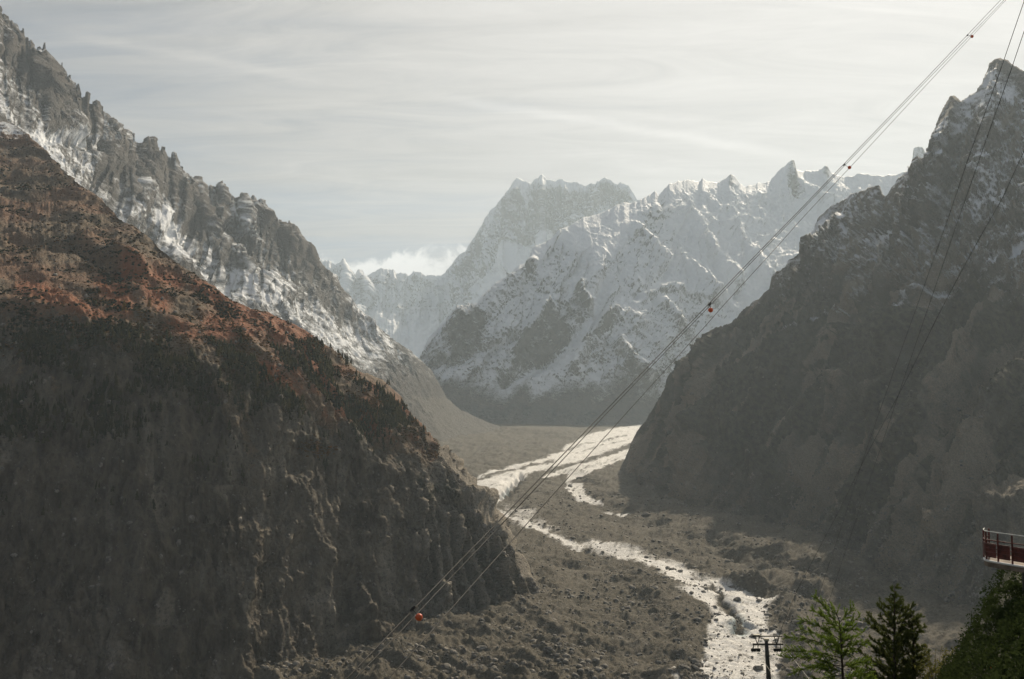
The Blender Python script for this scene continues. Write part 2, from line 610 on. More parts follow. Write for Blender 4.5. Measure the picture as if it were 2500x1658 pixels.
    # crevasses and the melt trough
    h -= 6 * gline(XX, YY, [(1745, 1440), (1762, 1470), (1797, 1505), (1812, 1528)], 7)
    h -= 7 * spoly(XX, YY, [(1788, 1541), (1803, 1524), (1822, 1520), (1838, 1530), (1846, 1542), (1815, 1546)], 4)
    for k in range(6):
        x0, y0 = 1212 + k * 11, 1204 - k * 9
        h -= 13 * gline(PX, PY, [(x0, y0), (x0 + 13, y0 + 12)], 3.2)
    h -= 10 * spoly(PX, PY, [(1217, 1199), (1232, 1180), (1268, 1170), (1262, 1190), (1240, 1215)], 8)
    for (x0, y0, r, a) in [(1790, 1415, 16, 8), (1808, 1407, 14, 8), (1838, 1414, 18, 9), (1862, 1418, 14, 7), (1960, 1425, 24, 11), (1700, 1330, 16, 6), (1990, 1432, 18, 9)]:
        h += a * np.exp(-((PX - x0) / r) ** 2 - ((PY - y0) / (r * .55)) ** 2)
    edge = sstep(PY, 1030, 1060)
    P[..., 2] += h * (.35 + .65 * edge)
    S = {'ice': ice, 'pale': np.clip(sstep(fbm(Q / 34, 4).reshape(PX.shape), -.3, .7) * .8 + 1.2 * gline(XX, YY, [(1312, 1380), (1340, 1440), (1352, 1490), (1362, 1540)], 5) + gline(XX, YY, [(1298, 1395), (1308, 1450)], 4) + gline(XX, YY, [(1385, 1345), (1440, 1380), (1490, 1410)], 7), 0, 1),
         'crevasse_tint': np.clip(gline(XX, YY, [(1800, 1515), (1815, 1535)], 14) + .8 * spoly(PX, PY, [(1222, 1205), (1240, 1185), (1270, 1178), (1262, 1200), (1240, 1215)], 6), 0, 1)}
    m_ = bpy.data.materials.new('glacier_debris')
    m_.use_nodes = True
    t = NT(m_.node_tree)
    co = t.n('ShaderNodeTexCoord').outputs['Object']
    n_a, n_b, n_c = t.noise(co, .05, 5, .6), t.noise(co, .28, 6, .7), t.noise(co, .9, 4, .7)
    deb = t.mix(t.step(n_b, .3, .7), (.054, .046, .031), (.150, .127, .088))
    deb = t.mix(t.m('MULTIPLY', t.attr('pale'), .5), deb, (.145, .125, .095))
    deb = t.mix(t.step(n_c, .62, .74), deb, (.33, .31, .27))
    deb = t.mix(t.step(n_a, .55, .8), deb, (.10, .085, .062))
    icec = t.mix(t.step(n_b, .3, .7), (.58, .55, .50), (.86, .84, .80))
    icec = t.mix(t.attr('crevasse_tint'), icec, (.30, .42, .44))  # tints the ice darker and blue-green at the crevasse and ice cliff
    im = t.step(t.m('ADD', t.attr('ice'), t.m('ADD', t.m('MULTIPLY', t.m('SUBTRACT', n_b, .5), .6),
                                             t.m('MULTIPLY', t.m('SUBTRACT', n_c, .5), .8))), .22, .80)
    b = t.n('ShaderNodeBsdfPrincipled')
    t.put(b.inputs['Base Color'], t.mix(im, deb, icec))
    t.put(b.inputs['Roughness'], t.m('SUBTRACT', .9, t.m('MULTIPLY', im, .3)))
    b.inputs['Specular IOR Level'].default_value = .25
    bm_ = t.n('ShaderNodeBump')
    bm_.inputs['Strength'].default_value = .8
    bm_.inputs['Distance'].default_value = 2.2
    t.put(bm_.inputs['Height'], t.m('ADD', n_b, t.m('MULTIPLY', n_c, .6)))
    t.put(b.inputs['Normal'], bm_.outputs[0])
    t.put(t.n('ShaderNodeOutputMaterial').inputs[0], b.outputs[0])
    o = mesh_obj('valley_floor', P.reshape(-1, 3), grid_faces(nv, nu)[:, ::-1], m_, smooth=False)
    for k, a in S.items():
        at_ = o.data.attributes.new(k, 'FLOAT', 'POINT')
        at_.data.foreach_set('value', np.ascontiguousarray(a, np.float32).ravel())
    tag(o, 'debris-covered glacier winding white through the brown moraine of the valley floor', 'glacier', kind='structure')
    return o, P, PX, PY, ice


floor_o, FP, FPX, FPY, FICE = build_floor()

# ground far and wide beneath everything
gn = 40
gx, gy = np.meshgrid(np.linspace(-26000, 26000, gn), np.linspace(-14000, 34000, gn))
gz = np.where(gy > 0, -330 + np.clip(gy, 0, 9000) * .03, -330.0)
base_m = principled('valley_ground', (.14, .125, .105), .95, var=.25, vscale=.01)
g = mesh_obj('ground', np.stack([gx, gy, gz], -1).reshape(-1, 3), grid_faces(gn, gn)[:, ::-1], base_m, smooth=True)
tag(g, 'brown valley ground running on beneath the mountains', 'ground', kind='structure')

# ============================================================ near spur, left
def build_spur():
    x0, x1 = -420, 1332
    nu, nv = 800, 520
    xs = np.linspace(x0, x1, nu)
    I = lambda r: np.interp(xs, *np.array(r, float).T)
    ridge = I([(-420, 90), (-200, 190), (0, 298), (30, 302), (69, 329), (84, 348), (122, 379), (145, 406), (172, 432), (207, 459), (237, 482), (260, 501), (291, 532), (325, 556), (360, 577), (398, 611), (429, 638), (467, 669), (509, 695), (555, 728), (612, 753), (658, 764), (712, 791), (754, 814), (788, 837), (819, 860), (846, 883), (869, 905), (907, 919), (945, 942), (976, 969), (1002, 999), (1025, 1022), (1044, 1053), (1075, 1076), (1102, 1095), (1125, 1126), (1144, 1145), (1159, 1175), (1167, 1194), (1186, 1214), (1201, 1237), (1224, 1263), (1228, 1286), (1251, 1302), (1259, 1332), (1270, 1351), (1293, 1390), (1312, 1416), (1328, 1450), (1340, 1470)])
    brk = I([(-420, 740), (0, 750), (300, 790), (450, 815), (600, 850), (800, 925), (900, 985), (1020, 1085), (1110, 1185), (1180, 1262), (1240, 1342), (1290, 1405), (1328, 1454), (1340, 1472)])
    mid = I([(-420, 1200), (0, 1180), (300, 1180), (600, 1180), (800, 1200), (950, 1245), (1060, 1290), (1150, 1345), (1220, 1395), (1290, 1435), (1328, 1460), (1340, 1474)])
    foot = I([(-420, 1800), (300, 1740), (560, 1690), (687, 1652), (846, 1590), (920, 1577), (1015, 1550), (1121, 1528), (1216, 1515), (1290, 1472), (1328, 1466), (1340, 1476)])
    nose = sstep(xs, 1100, 1330)
    wv = pnoise(np.stack([xs / 26, xs * 0, xs * 0 + .5], -1)) * .5 + .5
    strip = ridge + (10 + 16 * wv + (16 + 56 * wv) * sstep(xs, 1040, 1140)) * sstep(xs, 780, 900) * np.clip((foot - ridge) / 160, .1, 1) + 2
    brk = np.maximum(brk, strip + 4)
    mid = np.maximum(mid, brk + 3)
    foot = np.maximum(foot, mid + 3)
    left = sstep(xs, 1150, 700)
    ridge = ridge + jag(xs, 3.5, 60, 3.3) * sstep(xs, 60, 0) + jag(xs, 2.5, 40, 5.5) + jag(xs, 4, 34, 8.5) * sstep(xs, 980, 1060) * sstep(xs, 1325, 1290)
    d_f, d_m, d_b, d_t, d_r = climb(xs, [foot, mid, brk, strip, ridge], [50 + 8 * left, 50 + 8 * left, 27 + 22 * nose, 26, 16])
    sub = d_f * .985
    S = Sheet(xs, [ridge, strip, brk, mid, foot, foot + 45], [d_r, d_t, d_b, d_m, d_f, sub], nv, back=(25, 90, 260, 700), back_drop=(.35, .9, 1.0, .9))
    X, Y = S.PX, S.PY
    V = S.V
    down = (.17, -.50, -.85)
    cliff = sstep(Y, np.broadcast_to(brk, Y.shape) - 20, np.broadcast_to(brk, Y.shape) + 120)
    # long ribs and gullies on the cliff, gentle benches on the slope above
    rib = S.noise_at(ridged, 120, down, 2.4, .6, oct=6)
    rib2 = S.noise_at(ridged, 34, down, 3.0, .5, oct=5)
    rough = S.noise_at(fbm, 60, oct=6, gain=.52)
    crag = S.noise_at(ridged, 70, None, 1, .6, oct=6)
    edge = np.exp(-((np.broadcast_to(np.maximum(foot, ridge), Y.shape) - Y) / 1e9) ** 2)
    nosem = sstep(X, 900, 1150)
    prox = sstep(V, 0, .05)
    tame = .4 + .6 * prox + .6 * nosem * (1 - prox)
    slim = np.clip((np.broadcast_to(foot - ridge, Y.shape)) / 260, .2, 1)
    h = cliff * (rib * 20 + rib2 * 8 + crag * 9) + (1 - cliff) * (rough * 5.0 + crag * 10 + rib2 * 2.5)
    h += nosem * (rib2 * 7 + crag * 8)
    # ledges and knobs at the right-hand edge and foot
    h += 8 * gline(X, Y, [(1100, 1212), (1150, 1205), (1195, 1222)], 12)
    h -= 7 * gline(X, Y, [(1095, 1235), (1150, 1238), (1200, 1262)], 12)
    h += 38 * np.exp(-((X - 892) / 42) ** 2 - ((Y - 1560) / 34) ** 2)
    h += 20 * gline(X, Y, [(862, 1440), (880, 1475), (895, 1505)], 14)
    h += 14 * gline(X, Y, [(868, 1500), (905, 1520)], 10)
    for k in range(9):
        xk = 1010 + k * 33
        h += 10 * gline(X, Y, [(xk, 1240 + k * 14), (xk + 16, 1340 + k * 9), (xk + 40, 1470 - k * 2)], 7)
        h -= 10 * gline(X, Y, [(xk + 15, 1240 + k * 14), (xk + 32, 1340 + k * 9), (xk + 56, 1470 - k * 2)], 6)
    h += 12 * gline(X, Y, [(200, 590), (300, 640), (350, 665)], 18) - 12 * gline(X, Y, [(210, 620), (300, 665)], 14)
    S.push(h * slim * tame)
    fine = S.noise_at(ridged, 14, down, 2.2, .3, oct=4)
    S.renormal()
    blk = S.blocks([((1, .25, -.1), 34, 5.5), ((.92, .30, .2), 13, 3.4), ((.25, -.3, .9), 26, 3.5), ((.8, .45, .3), 8, 2.0), ((1, 0, .3), 5, 1.2)], 1.0)
    S.push((fine * (1.0 + 1.8 * cliff) + blk * (.14 + .9 * cliff + 1.0 * nosem)) * slim * (.4 + .6 * np.maximum(prox, nosem)))
    S.renormal()
    nz = np.abs(S.N[..., 2])
    patch = S.noise_at(fbm, 130, oct=4)
    p2 = S.noise_at(fbm, 38, oct=4)
    brkY = np.broadcast_to(brk, Y.shape)
    rdgY = np.broadcast_to(ridge, Y.shape)
    # rust-red heath: above the break of slope
    heath = sstep(Y, brkY + 170, brkY - 110)
    hi = sstep(Y, 330 + .35 * X, 250 + .35 * X)
    heath = heath * (1 - .75 * hi) + .9 * heath * hi * .35
    tip = gline(X, Y, [(830, 910), (900, 950), (970, 1000), (1040, 1060)], 34)
    redp = np.zeros_like(X)
    for pts, w_ in [([(310, 660), (360, 705), (395, 740)], 24), ([(260, 690), (310, 745)], 26), ([(180, 745), (260, 775)], 20), ([(550, 735), (640, 775), (760, 830)], 26), ([(590, 800), (520, 790)], 28), ([(420, 800), (470, 815)], 22), ([(380, 680), (430, 690)], 22), ([(770, 1090), (785, 1095)], 15), ([(900, 945), (985, 1010)], 12), ([(60, 700), (150, 730)], 22), ([(480, 700), (560, 745), (640, 790)], 18), ([(680, 815), (770, 850)], 18), ([(640, 900), (700, 940)], 16), ([(830, 1000), (880, 1030)], 16)]:
        redp = np.maximum(redp, gline(X, Y, pts, w_))
    shoulder = spoly(X, Y, [(700, 800), (870, 905), (1000, 1000), (1100, 1110), (1050, 1130), (960, 1080), (850, 1060), (740, 1000), (640, 900)], 40)
    cover = np.clip(heath * (.62 + .3 * p2) + tip * .4 + shoulder * (.5 + .35 * p2) + .35 * (1 - heath) * sstep(patch, -.2, .5) * sstep(Y, 1180, 1000) + redp * .4, 0, 1)
    red = np.clip(redp * (1.2 + .4 * p2) + heath * .36 * sstep(patch, -.2, .5) + shoulder * .75 * sstep(p2, -.1, .5), 0, 1)
    snow = sstep(Y, rdgY + 170, rdgY + 5) * sstep(X, 190, 0) * (.30 + .22 * p2 + .25 * sstep(nz, .6, .9))
    green = sstep(Y, brkY - 150, brkY + 60) * sstep(Y, brkY + 330, brkY + 60) * (.50 + .5 * p2) * (1 - .6 * shoulder)
    pale = np.clip(gline(X, Y, [(640, 1160), (720, 1280), (800, 1420)], 60) * .2 + nosem * .85 + cliff * .22 * sstep(p2, -.2, .6), 0, 1)
    stk = S.noise_at(fbm, 34, down, 3.2, .5, oct=5)
    pale = np.clip(pale + .55 * sstep(stk, .12, .6) * cliff, 0, 1)
    veg = S.noise_at(fbm, 75, (.6, -.5, -.6), 2.0, .4, oct=4)
    cover = np.clip(cover + .55 * sstep(veg, .05, .5) * sstep(Y, 1420, 1000), 0, 1)
    cover = cover * (1 - .85 * sstep(X, 1010, 1100))
    red = red * (1 - .7 * sstep(X, 1030, 1110))
    # material
    m_ = bpy.data.materials.new('heath_and_cliff')
    m_.use_nodes = True
    t = NT(m_.node_tree)
    co = t.n('ShaderNodeTexCoord').outputs['Object']
    mpg = t.n('ShaderNodeMapping')
    t.put(mpg.inputs[0], co)
    mpg.inputs['Scale'].default_value = (1, .6, .30)
    st = t.noise(mpg.outputs[0], .10, 6, .65, .4)
    mid_ = t.noise(co, .07, 6, .65)
    fin = t.noise(co, .35, 5, .7)
    rock = t.mix(t.step(st, .3, .7), (.044, .033, .021), (.165, .132, .090))
    rock = t.mix(t.m('MULTIPLY', t.attr('pale'), t.step(fin, .30, .55)), rock, (.33, .285, .22))
    rock = t.mix(t.step(mid_, .55, .75), rock, (.055, .040, .028))
    cov = t.mix(t.step(mid_, .35, .65), (.110, .078, .044), (.215, .152, .092))
    cov = t.mix(t.m('MULTIPLY', t.attr('red'), t.step(fin, .25, .6)), cov, (.33, .100, .030))
    cov = t.mix(t.step(fin, .56, .68), cov, (.050, .043, .030))
    c = t.mix(t.step(t.m('ADD', t.attr('cover'), t.m('ADD', t.m('MULTIPLY', t.m('SUBTRACT', mid_, .5), .8), t.m('MULTIPLY', t.m('SUBTRACT', fin, .5), .7))), .38, .55), rock, cov)
    c = t.mix(t.step(t.m('ADD', t.attr('green'), t.m('MULTIPLY', t.m('SUBTRACT', fin, .5), 1.2)), .4, .65), c, t.mix(t.step(mid_, .35, .6), c, (.046, .042, .020)))
    sm = t.step(t.m('ADD', t.attr('snow'), t.m('ADD', t.m('MULTIPLY', t.m('SUBTRACT', fin, .5), .9), t.m('MULTIPLY', t.m('SUBTRACT', mid_, .5), .6))), .42, .6)
    c = t.mix(sm, c, (.72, .73, .74))
    b = t.n('ShaderNodeBsdfPrincipled')
    t.put(b.inputs['Base Color'], c)
    b.inputs['Roughness'].default_value = .8
    b.inputs['Specular IOR Level'].default_value = .3
    bm_ = t.n('ShaderNodeBump')
    bm_.inputs['Strength'].default_value = .9
    bm_.inputs['Distance'].default_value = 4.0
    t.put(bm_.inputs['Height'], t.m('ADD', t.m('MULTIPLY', st, .8), fin))
    t.put(b.inputs['Normal'], bm_.outputs[0])
    t.put(t.n('ShaderNodeOutputMaterial').inputs[0], b.outputs[0])
    o = S.build('near_mountain_spur', m_, {'cover': cover, 'red': red, 'snow': snow, 'green': green, 'pale': pale},
                label='dark cliff spur on the left with rust-red heath along its top', cat='mountain')
    return S, o


SP, spur_o = build_spur()

# ============================================================ jagged snowy ridge behind it
def build_ridge():
    x0, x1 = -500, 1250
    nu, nv = 900, 300
    xs = np.linspace(x0, x1, nu)
    I = lambda r: np.interp(xs, *np.array(r, float).T)
    sky_ = I([(-500, -260), (-250, -130), (-60, -5), (0, 40), (23, 67), (50, 92), (65, 101), (82, 128), (94, 140), (101, 149), (111, 136), (122, 151), (128, 163), (145, 174), (168, 195), (191, 222), (207, 245), (214, 242), (220, 260), (245, 279), (264, 297), (277, 300), (287, 318), (301, 340), (305, 321), (316, 343), (327, 346), (344, 362), (349, 358), (360, 352), (369, 362), (385, 377), (402, 383), (413, 396), (427, 398), (436, 415), (455, 423), (465, 452), (473, 455), (494, 459), (501, 475), (509, 484), (531, 480), (534, 468), (549, 470), (552, 486), (574, 497), (585, 497), (597, 492), (607, 494), (616, 497), (628, 499), (631, 511), (647, 520), (666, 547), (685, 559), (689, 553), (700, 566), (708, 560), (727, 585), (734, 614), (750, 633), (777, 652), (803, 668), (826, 687), (834, 714), (851, 733), (865, 756), (888, 775), (914, 796), (945, 821), (976, 842), (1006, 863), (1025, 878), (1052, 905), (1073, 939), (1090, 972), (1121, 999), (1159, 1018), (1197, 1034), (1236, 1047), (1250, 1052)])
    sky_ = sky_ + (jag(xs, 16, 40, 1.5) + jag(xs, 12, 15, 2.5)) * sstep(xs, 900, 730) + jag(xs, 2, 20, 6.1)
    rp = np.random.default_rng(3)
    xk = -40.0
    while xk < 745:
        sky_ = sky_ - rp.uniform(4, 17) * np.clip(1 - np.abs(xs - xk) / rp.uniform(4, 9), 0, 1)
        xk += rp.uniform(7, 26)
    d_sky = I([(-500, 2900), (0, 3050), (300, 3400), (465, 3700), (631, 3950), (729, 4150), (834, 4300), (914, 4250), (1006, 4250), (1083, 4300), (1159, 4330), (1236, 4360), (1250, 4360)])
    low = I([(-500, 120), (0, 310), (383, 612), (612, 766), (788, 850), (884, 945), (1025, 1035), (1080, 1062), (1159, 1062), (1250, 1062)])
    d_low = I([(-500, 2350), (0, 2480), (383, 2850), (612, 3120), (788, 3300), (884, 3420), (1025, 3620), (1080, 3750), (1159, 4000), (1250, 4200)])
    foot = low + I([(-500, 150), (800, 150), (1025, 70), (1100, 30), (1250, 25)])
    d_foot = d_low - I([(-500, 250), (1000, 250), (1100, 180), (1250, 120)])
    m1 = sky_ * .55 + low * .45
    d1 = d_sky * .62 + d_low * .38
    S = Sheet(xs, [sky_, m1, low, foot], [d_sky, d1, d_low, d_foot], nv, back=(25, 90, 300, 900), back_drop=(.8, 1.2, 1.1, .9))
    X, Y, V = S.PX, S.PY, S.V
    rel = (np.broadcast_to(low, Y.shape) - Y) / (np.broadcast_to(low - sky_, Y.shape) + 1e-6)   # 1 at skyline
    down = (.72, -.35, -.60)
    rib = S.noise_at(ridged, 330, (.42, -.66, -.62), 3.6, .4, oct=7)
    crag = S.noise_at(ridged, 130, (.38, -.68, -.62), 2.6, .4, oct=6)
    fin = S.noise_at(ridged, 45, (.35, -.72, -.60), 3.0, .3, oct=5)
    upper = sstep(rel, .25, .75) * sstep(X, 900, 700)
    low_r = sstep(X, 950, 1120)
    amp = (1 - .72 * low_r)
    tame = .22 + .78 * sstep(V, 0, .10)
    spire = S.noise_at(ridged, 70, (.35, -.72, -.6), 3.0, .3, oct=4) * np.exp(-(V / .07) ** 2) * sstep(X, 950, 800)
    h = amp * (tame * (rib * (44 + 8 * upper) + crag * (14 + 4 * upper) + fin * (8 + 2 * upper)) + spire * 2)
    h += amp * (.75 + .25 * tame) * (.45 + .7 * upper) * S.blocks([((.87, .46, -.05), 90, 36), ((.86, .46, -.15), 38, 20), ((.88, .44, .0), 20, 11), ((.85, .5, -.1), 11, 6)], 4.0, .13)
    # two buttresses that come forward, snow basins between them
    bt = [([(465, 455), (510, 560), (600, 650), (690, 720)], 26, 60), ([(360, 352), (375, 440), (330, 520)], 26, 50), ([(631, 511), (720, 610), (800, 720), (900, 800)], 24, 60),
          ([(100, 150), (110, 250), (150, 330)], 34, 60), ([(265, 300), (275, 380)], 24, 50)]
    for pts, w_, a in bt:
        h += .55 * a * gline(X, Y, pts, w_) * tame
    for pts, w_, a in [([(120, 335), (240, 360)], 16, 40), ([(250, 440), (330, 540), (400, 600)], 28, 50), ([(430, 560), (560, 690)], 24, 50), ([(560, 560), (640, 660)], 20, 40)]:
        h -= a * gline(X, Y, pts, w_) * tame
    S.push(h)
    S.renormal()
    nz = np.abs(S.N[..., 2])
    nse = S.noise_at(fbm, 120, oct=5)
    n3 = S.noise_at(fbm, 26, oct=3)
    snow = .32 * sstep(nz, .20, .75) + .24 * nse + .26 * n3 + .19 - .08 * upper
    snow += .42 * gline(X, Y, [(90, 335), (170, 330), (240, 345)], 14)
    for pts, w_, a in [([(100, 360), (200, 450), (300, 540), (420, 620)], 26, .17), ([(270, 510), (345, 560)], 16, .3), ([(430, 560), (560, 690)], 24, .17), ([(620, 720), (760, 790), (900, 880)], 30, .16), ([(400, 530), (450, 590)], 18, .4), ([(580, 520), (640, 640)], 18, .25)]:
        snow += a * gline(X, Y, pts, w_)
    dark = 0
    for pts, w_ in [([(290, 400), (330, 430)], 30), ([(400, 640), (480, 690)], 22), ([(120, 230), (200, 260)], 45), ([(30, 130), (90, 180)], 30), ([(600, 600), (640, 640)], 18), ([(450, 470), (480, 540)], 20), ([(380, 380), (420, 440)], 22), ([(700, 590), (740, 650), (800, 700)], 16), ([(750, 620), (830, 720)], 14)]:
        dark = np.maximum(dark, gline(X, Y, pts, w_))
    snow -= .34 * dark
    snow *= sstep(Y, 985, 860)
    snow = np.clip(snow, 0, 1)
    pale = sstep(Y, 780, 900) * sstep(Y, 1010, 930)
    stain = np.clip(.4 + .5 * upper + .2 * nse, 0, 1)
    cover = sstep(Y, 930, 1000) * .75
    m_ = terrain('snowy_granite', (.058, .055, .050), (.165, .150, .128), (.105, .092, .075), (.15, .135, .11), 28, 10, tint=(.120, .092, .068))
    o = S.build('snowy_mountain_ridge', m_, {'snow': snow, 'cover': cover, 'stain': stain},
                label='jagged rocky ridge dusted with snow descending from the upper left', cat='mountain')
    return S, o


RD, ridge_o = build_ridge()

# ============================================================ far cirque and the great north face
def build_far():
    x0, x1 = 560, 1720
    nu, nv = 760, 250
    xs = np.linspace(x0, x1, nu)
    I = lambda r: np.interp(xs, *np.array(r, float).T)
    sky_ = I([(560, 520), (690, 575), (734, 599), (765, 618), (788, 637), (803, 639), (819, 650), (828, 645), (840, 634), (849, 652), (861, 668), (866, 676), (876, 659), (884, 662), (891, 682), (907, 671), (930, 657), (945, 663), (960, 659), (968, 672), (983, 667), (999, 676), (1010, 667), (1025, 668), (1044, 675), (1064, 677), (1083, 671), (1102, 652), (1117, 629), (1136, 614), (1159, 580), (1175, 553), (1190, 526), (1217, 495), (1243, 465), (1255, 444), (1266, 437), (1282, 444), (1295, 452), (1305, 440), (1322, 430), (1335, 440), (1354, 444), (1368, 438), (1385, 447), (1404, 448), (1427, 454), (1439, 449), (1450, 453), (1465, 442), (1477, 434), (1492, 446), (1507, 454), (1515, 449), (1534, 457), (1546, 476), (1557, 492), (1580, 500), (1640, 520), (1720, 560)])
    sky_ = sky_ + jag(xs, 5, 22, 11.5) + jag(xs, 4, 8, 14.5)
    d_sky = I([(560, 11200), (800, 11300), (1060, 11500), (1250, 11000), (1480, 10600), (1560, 10300), (1720, 10200)])
    mid = sky_ + I([(560, 110), (900, 95), (1060, 70), (1255, 175), (1480, 110), (1720, 90)])
    d_mid = d_sky - I([(560, 450), (900, 420), (1060, 350), (1255, 620), (1480, 420), (1720, 400)])
    foot = I([(560, 960), (900, 950), (1060, 930), (1250, 860), (1500, 760), (1720, 700)])
    d_foot = d_mid - 2400
    S = Sheet(xs, [sky_, mid, foot], [d_sky, d_mid, d_foot], nv, back=(60, 250, 900, 2500), back_drop=(1.1, 1.1, 1.0, .9))
    X, Y, V = S.PX, S.PY, S.V
    rel = (Y - np.broadcast_to(sky_, Y.shape))
    rib = S.noise_at(ridged, 420, (.15, -.4, -.9), 3.2, .5, oct=6)
    crag = S.noise_at(ridged, 170, (.1, -.3, -.9), 1.8, .4, oct=5)
    steep = sstep(rel, 240, 120)
    tame = .06 + .94 * sstep(V, 0, .12)
    h = tame * (rib * (40 + 60 * steep) + crag * (10 + 22 * steep))
    h += tame * (.12 + .88 * sstep(rel, 190, 70)) * S.blocks([((1, .1, -.15), 200, 75), ((.9, -.3, .12), 80, 40), ((.2, -.4, .9), 160, 20), ((1, 0, .25), 36, 20)], 6.0, .15)
    for pts in [[(840, 640), (846, 700), (880, 800)], [(876, 662), (890, 740)], [(1322, 432), (1325, 520), (1330, 640)], [(1266, 440), (1245, 540), (1240, 660)], [(1477, 436), (1440, 520), (1380, 570)], [(1380, 450), (1390, 540)]]:
        h += 95 * gline(X, Y, pts, 11) * tame
    S.push(h)
    S.renormal()
    nz = np.abs(S.N[..., 2])
    nse = S.noise_at(fbm, 300, (.1, -.3, -.9), 2.5, oct=5)
    n3 = S.noise_at(fbm, 90, (.1, -.3, -.9), 3.0, oct=3)
    snow = .40 * sstep(nz, .15, .62) + .16 * nse + .12 * n3 + .40
    rockm = 0
    for poly in [[(1235, 480), (1300, 450), (1350, 460), (1400, 470), (1420, 520), (1380, 560), (1330, 600), (1240, 610), (1220, 560)], [(1440, 455), (1480, 437), (1545, 470), (1520, 500), (1440, 510), (1390, 550), (1370, 530)], [(1100, 660), (1140, 620), (1175, 570), (1170, 620), (1120, 690)]]:
        rockm = np.maximum(rockm, spoly(X, Y, poly, 14))
    snow -= .22 * rockm
    snow += .35 * sstep(rel, 70, 150) * sstep(X, 1150, 1050) + .2 * sstep(rel, 130, 190)
    m_ = terrain('far_granite', (.085, .083, .08), (.22, .205, .185), (.2, .2, .2), (.2, .2, .2), 70, 16, tint=(.21, .18, .15))
    return S.build('far_mountain_face', m_, {'snow': snow, 'cover': snow * 0, 'stain': .5 + 0 * snow},
                   label='far pale peak with a broad rocky north face above a snow cirque', cat='mountain')


far_o = build_far()

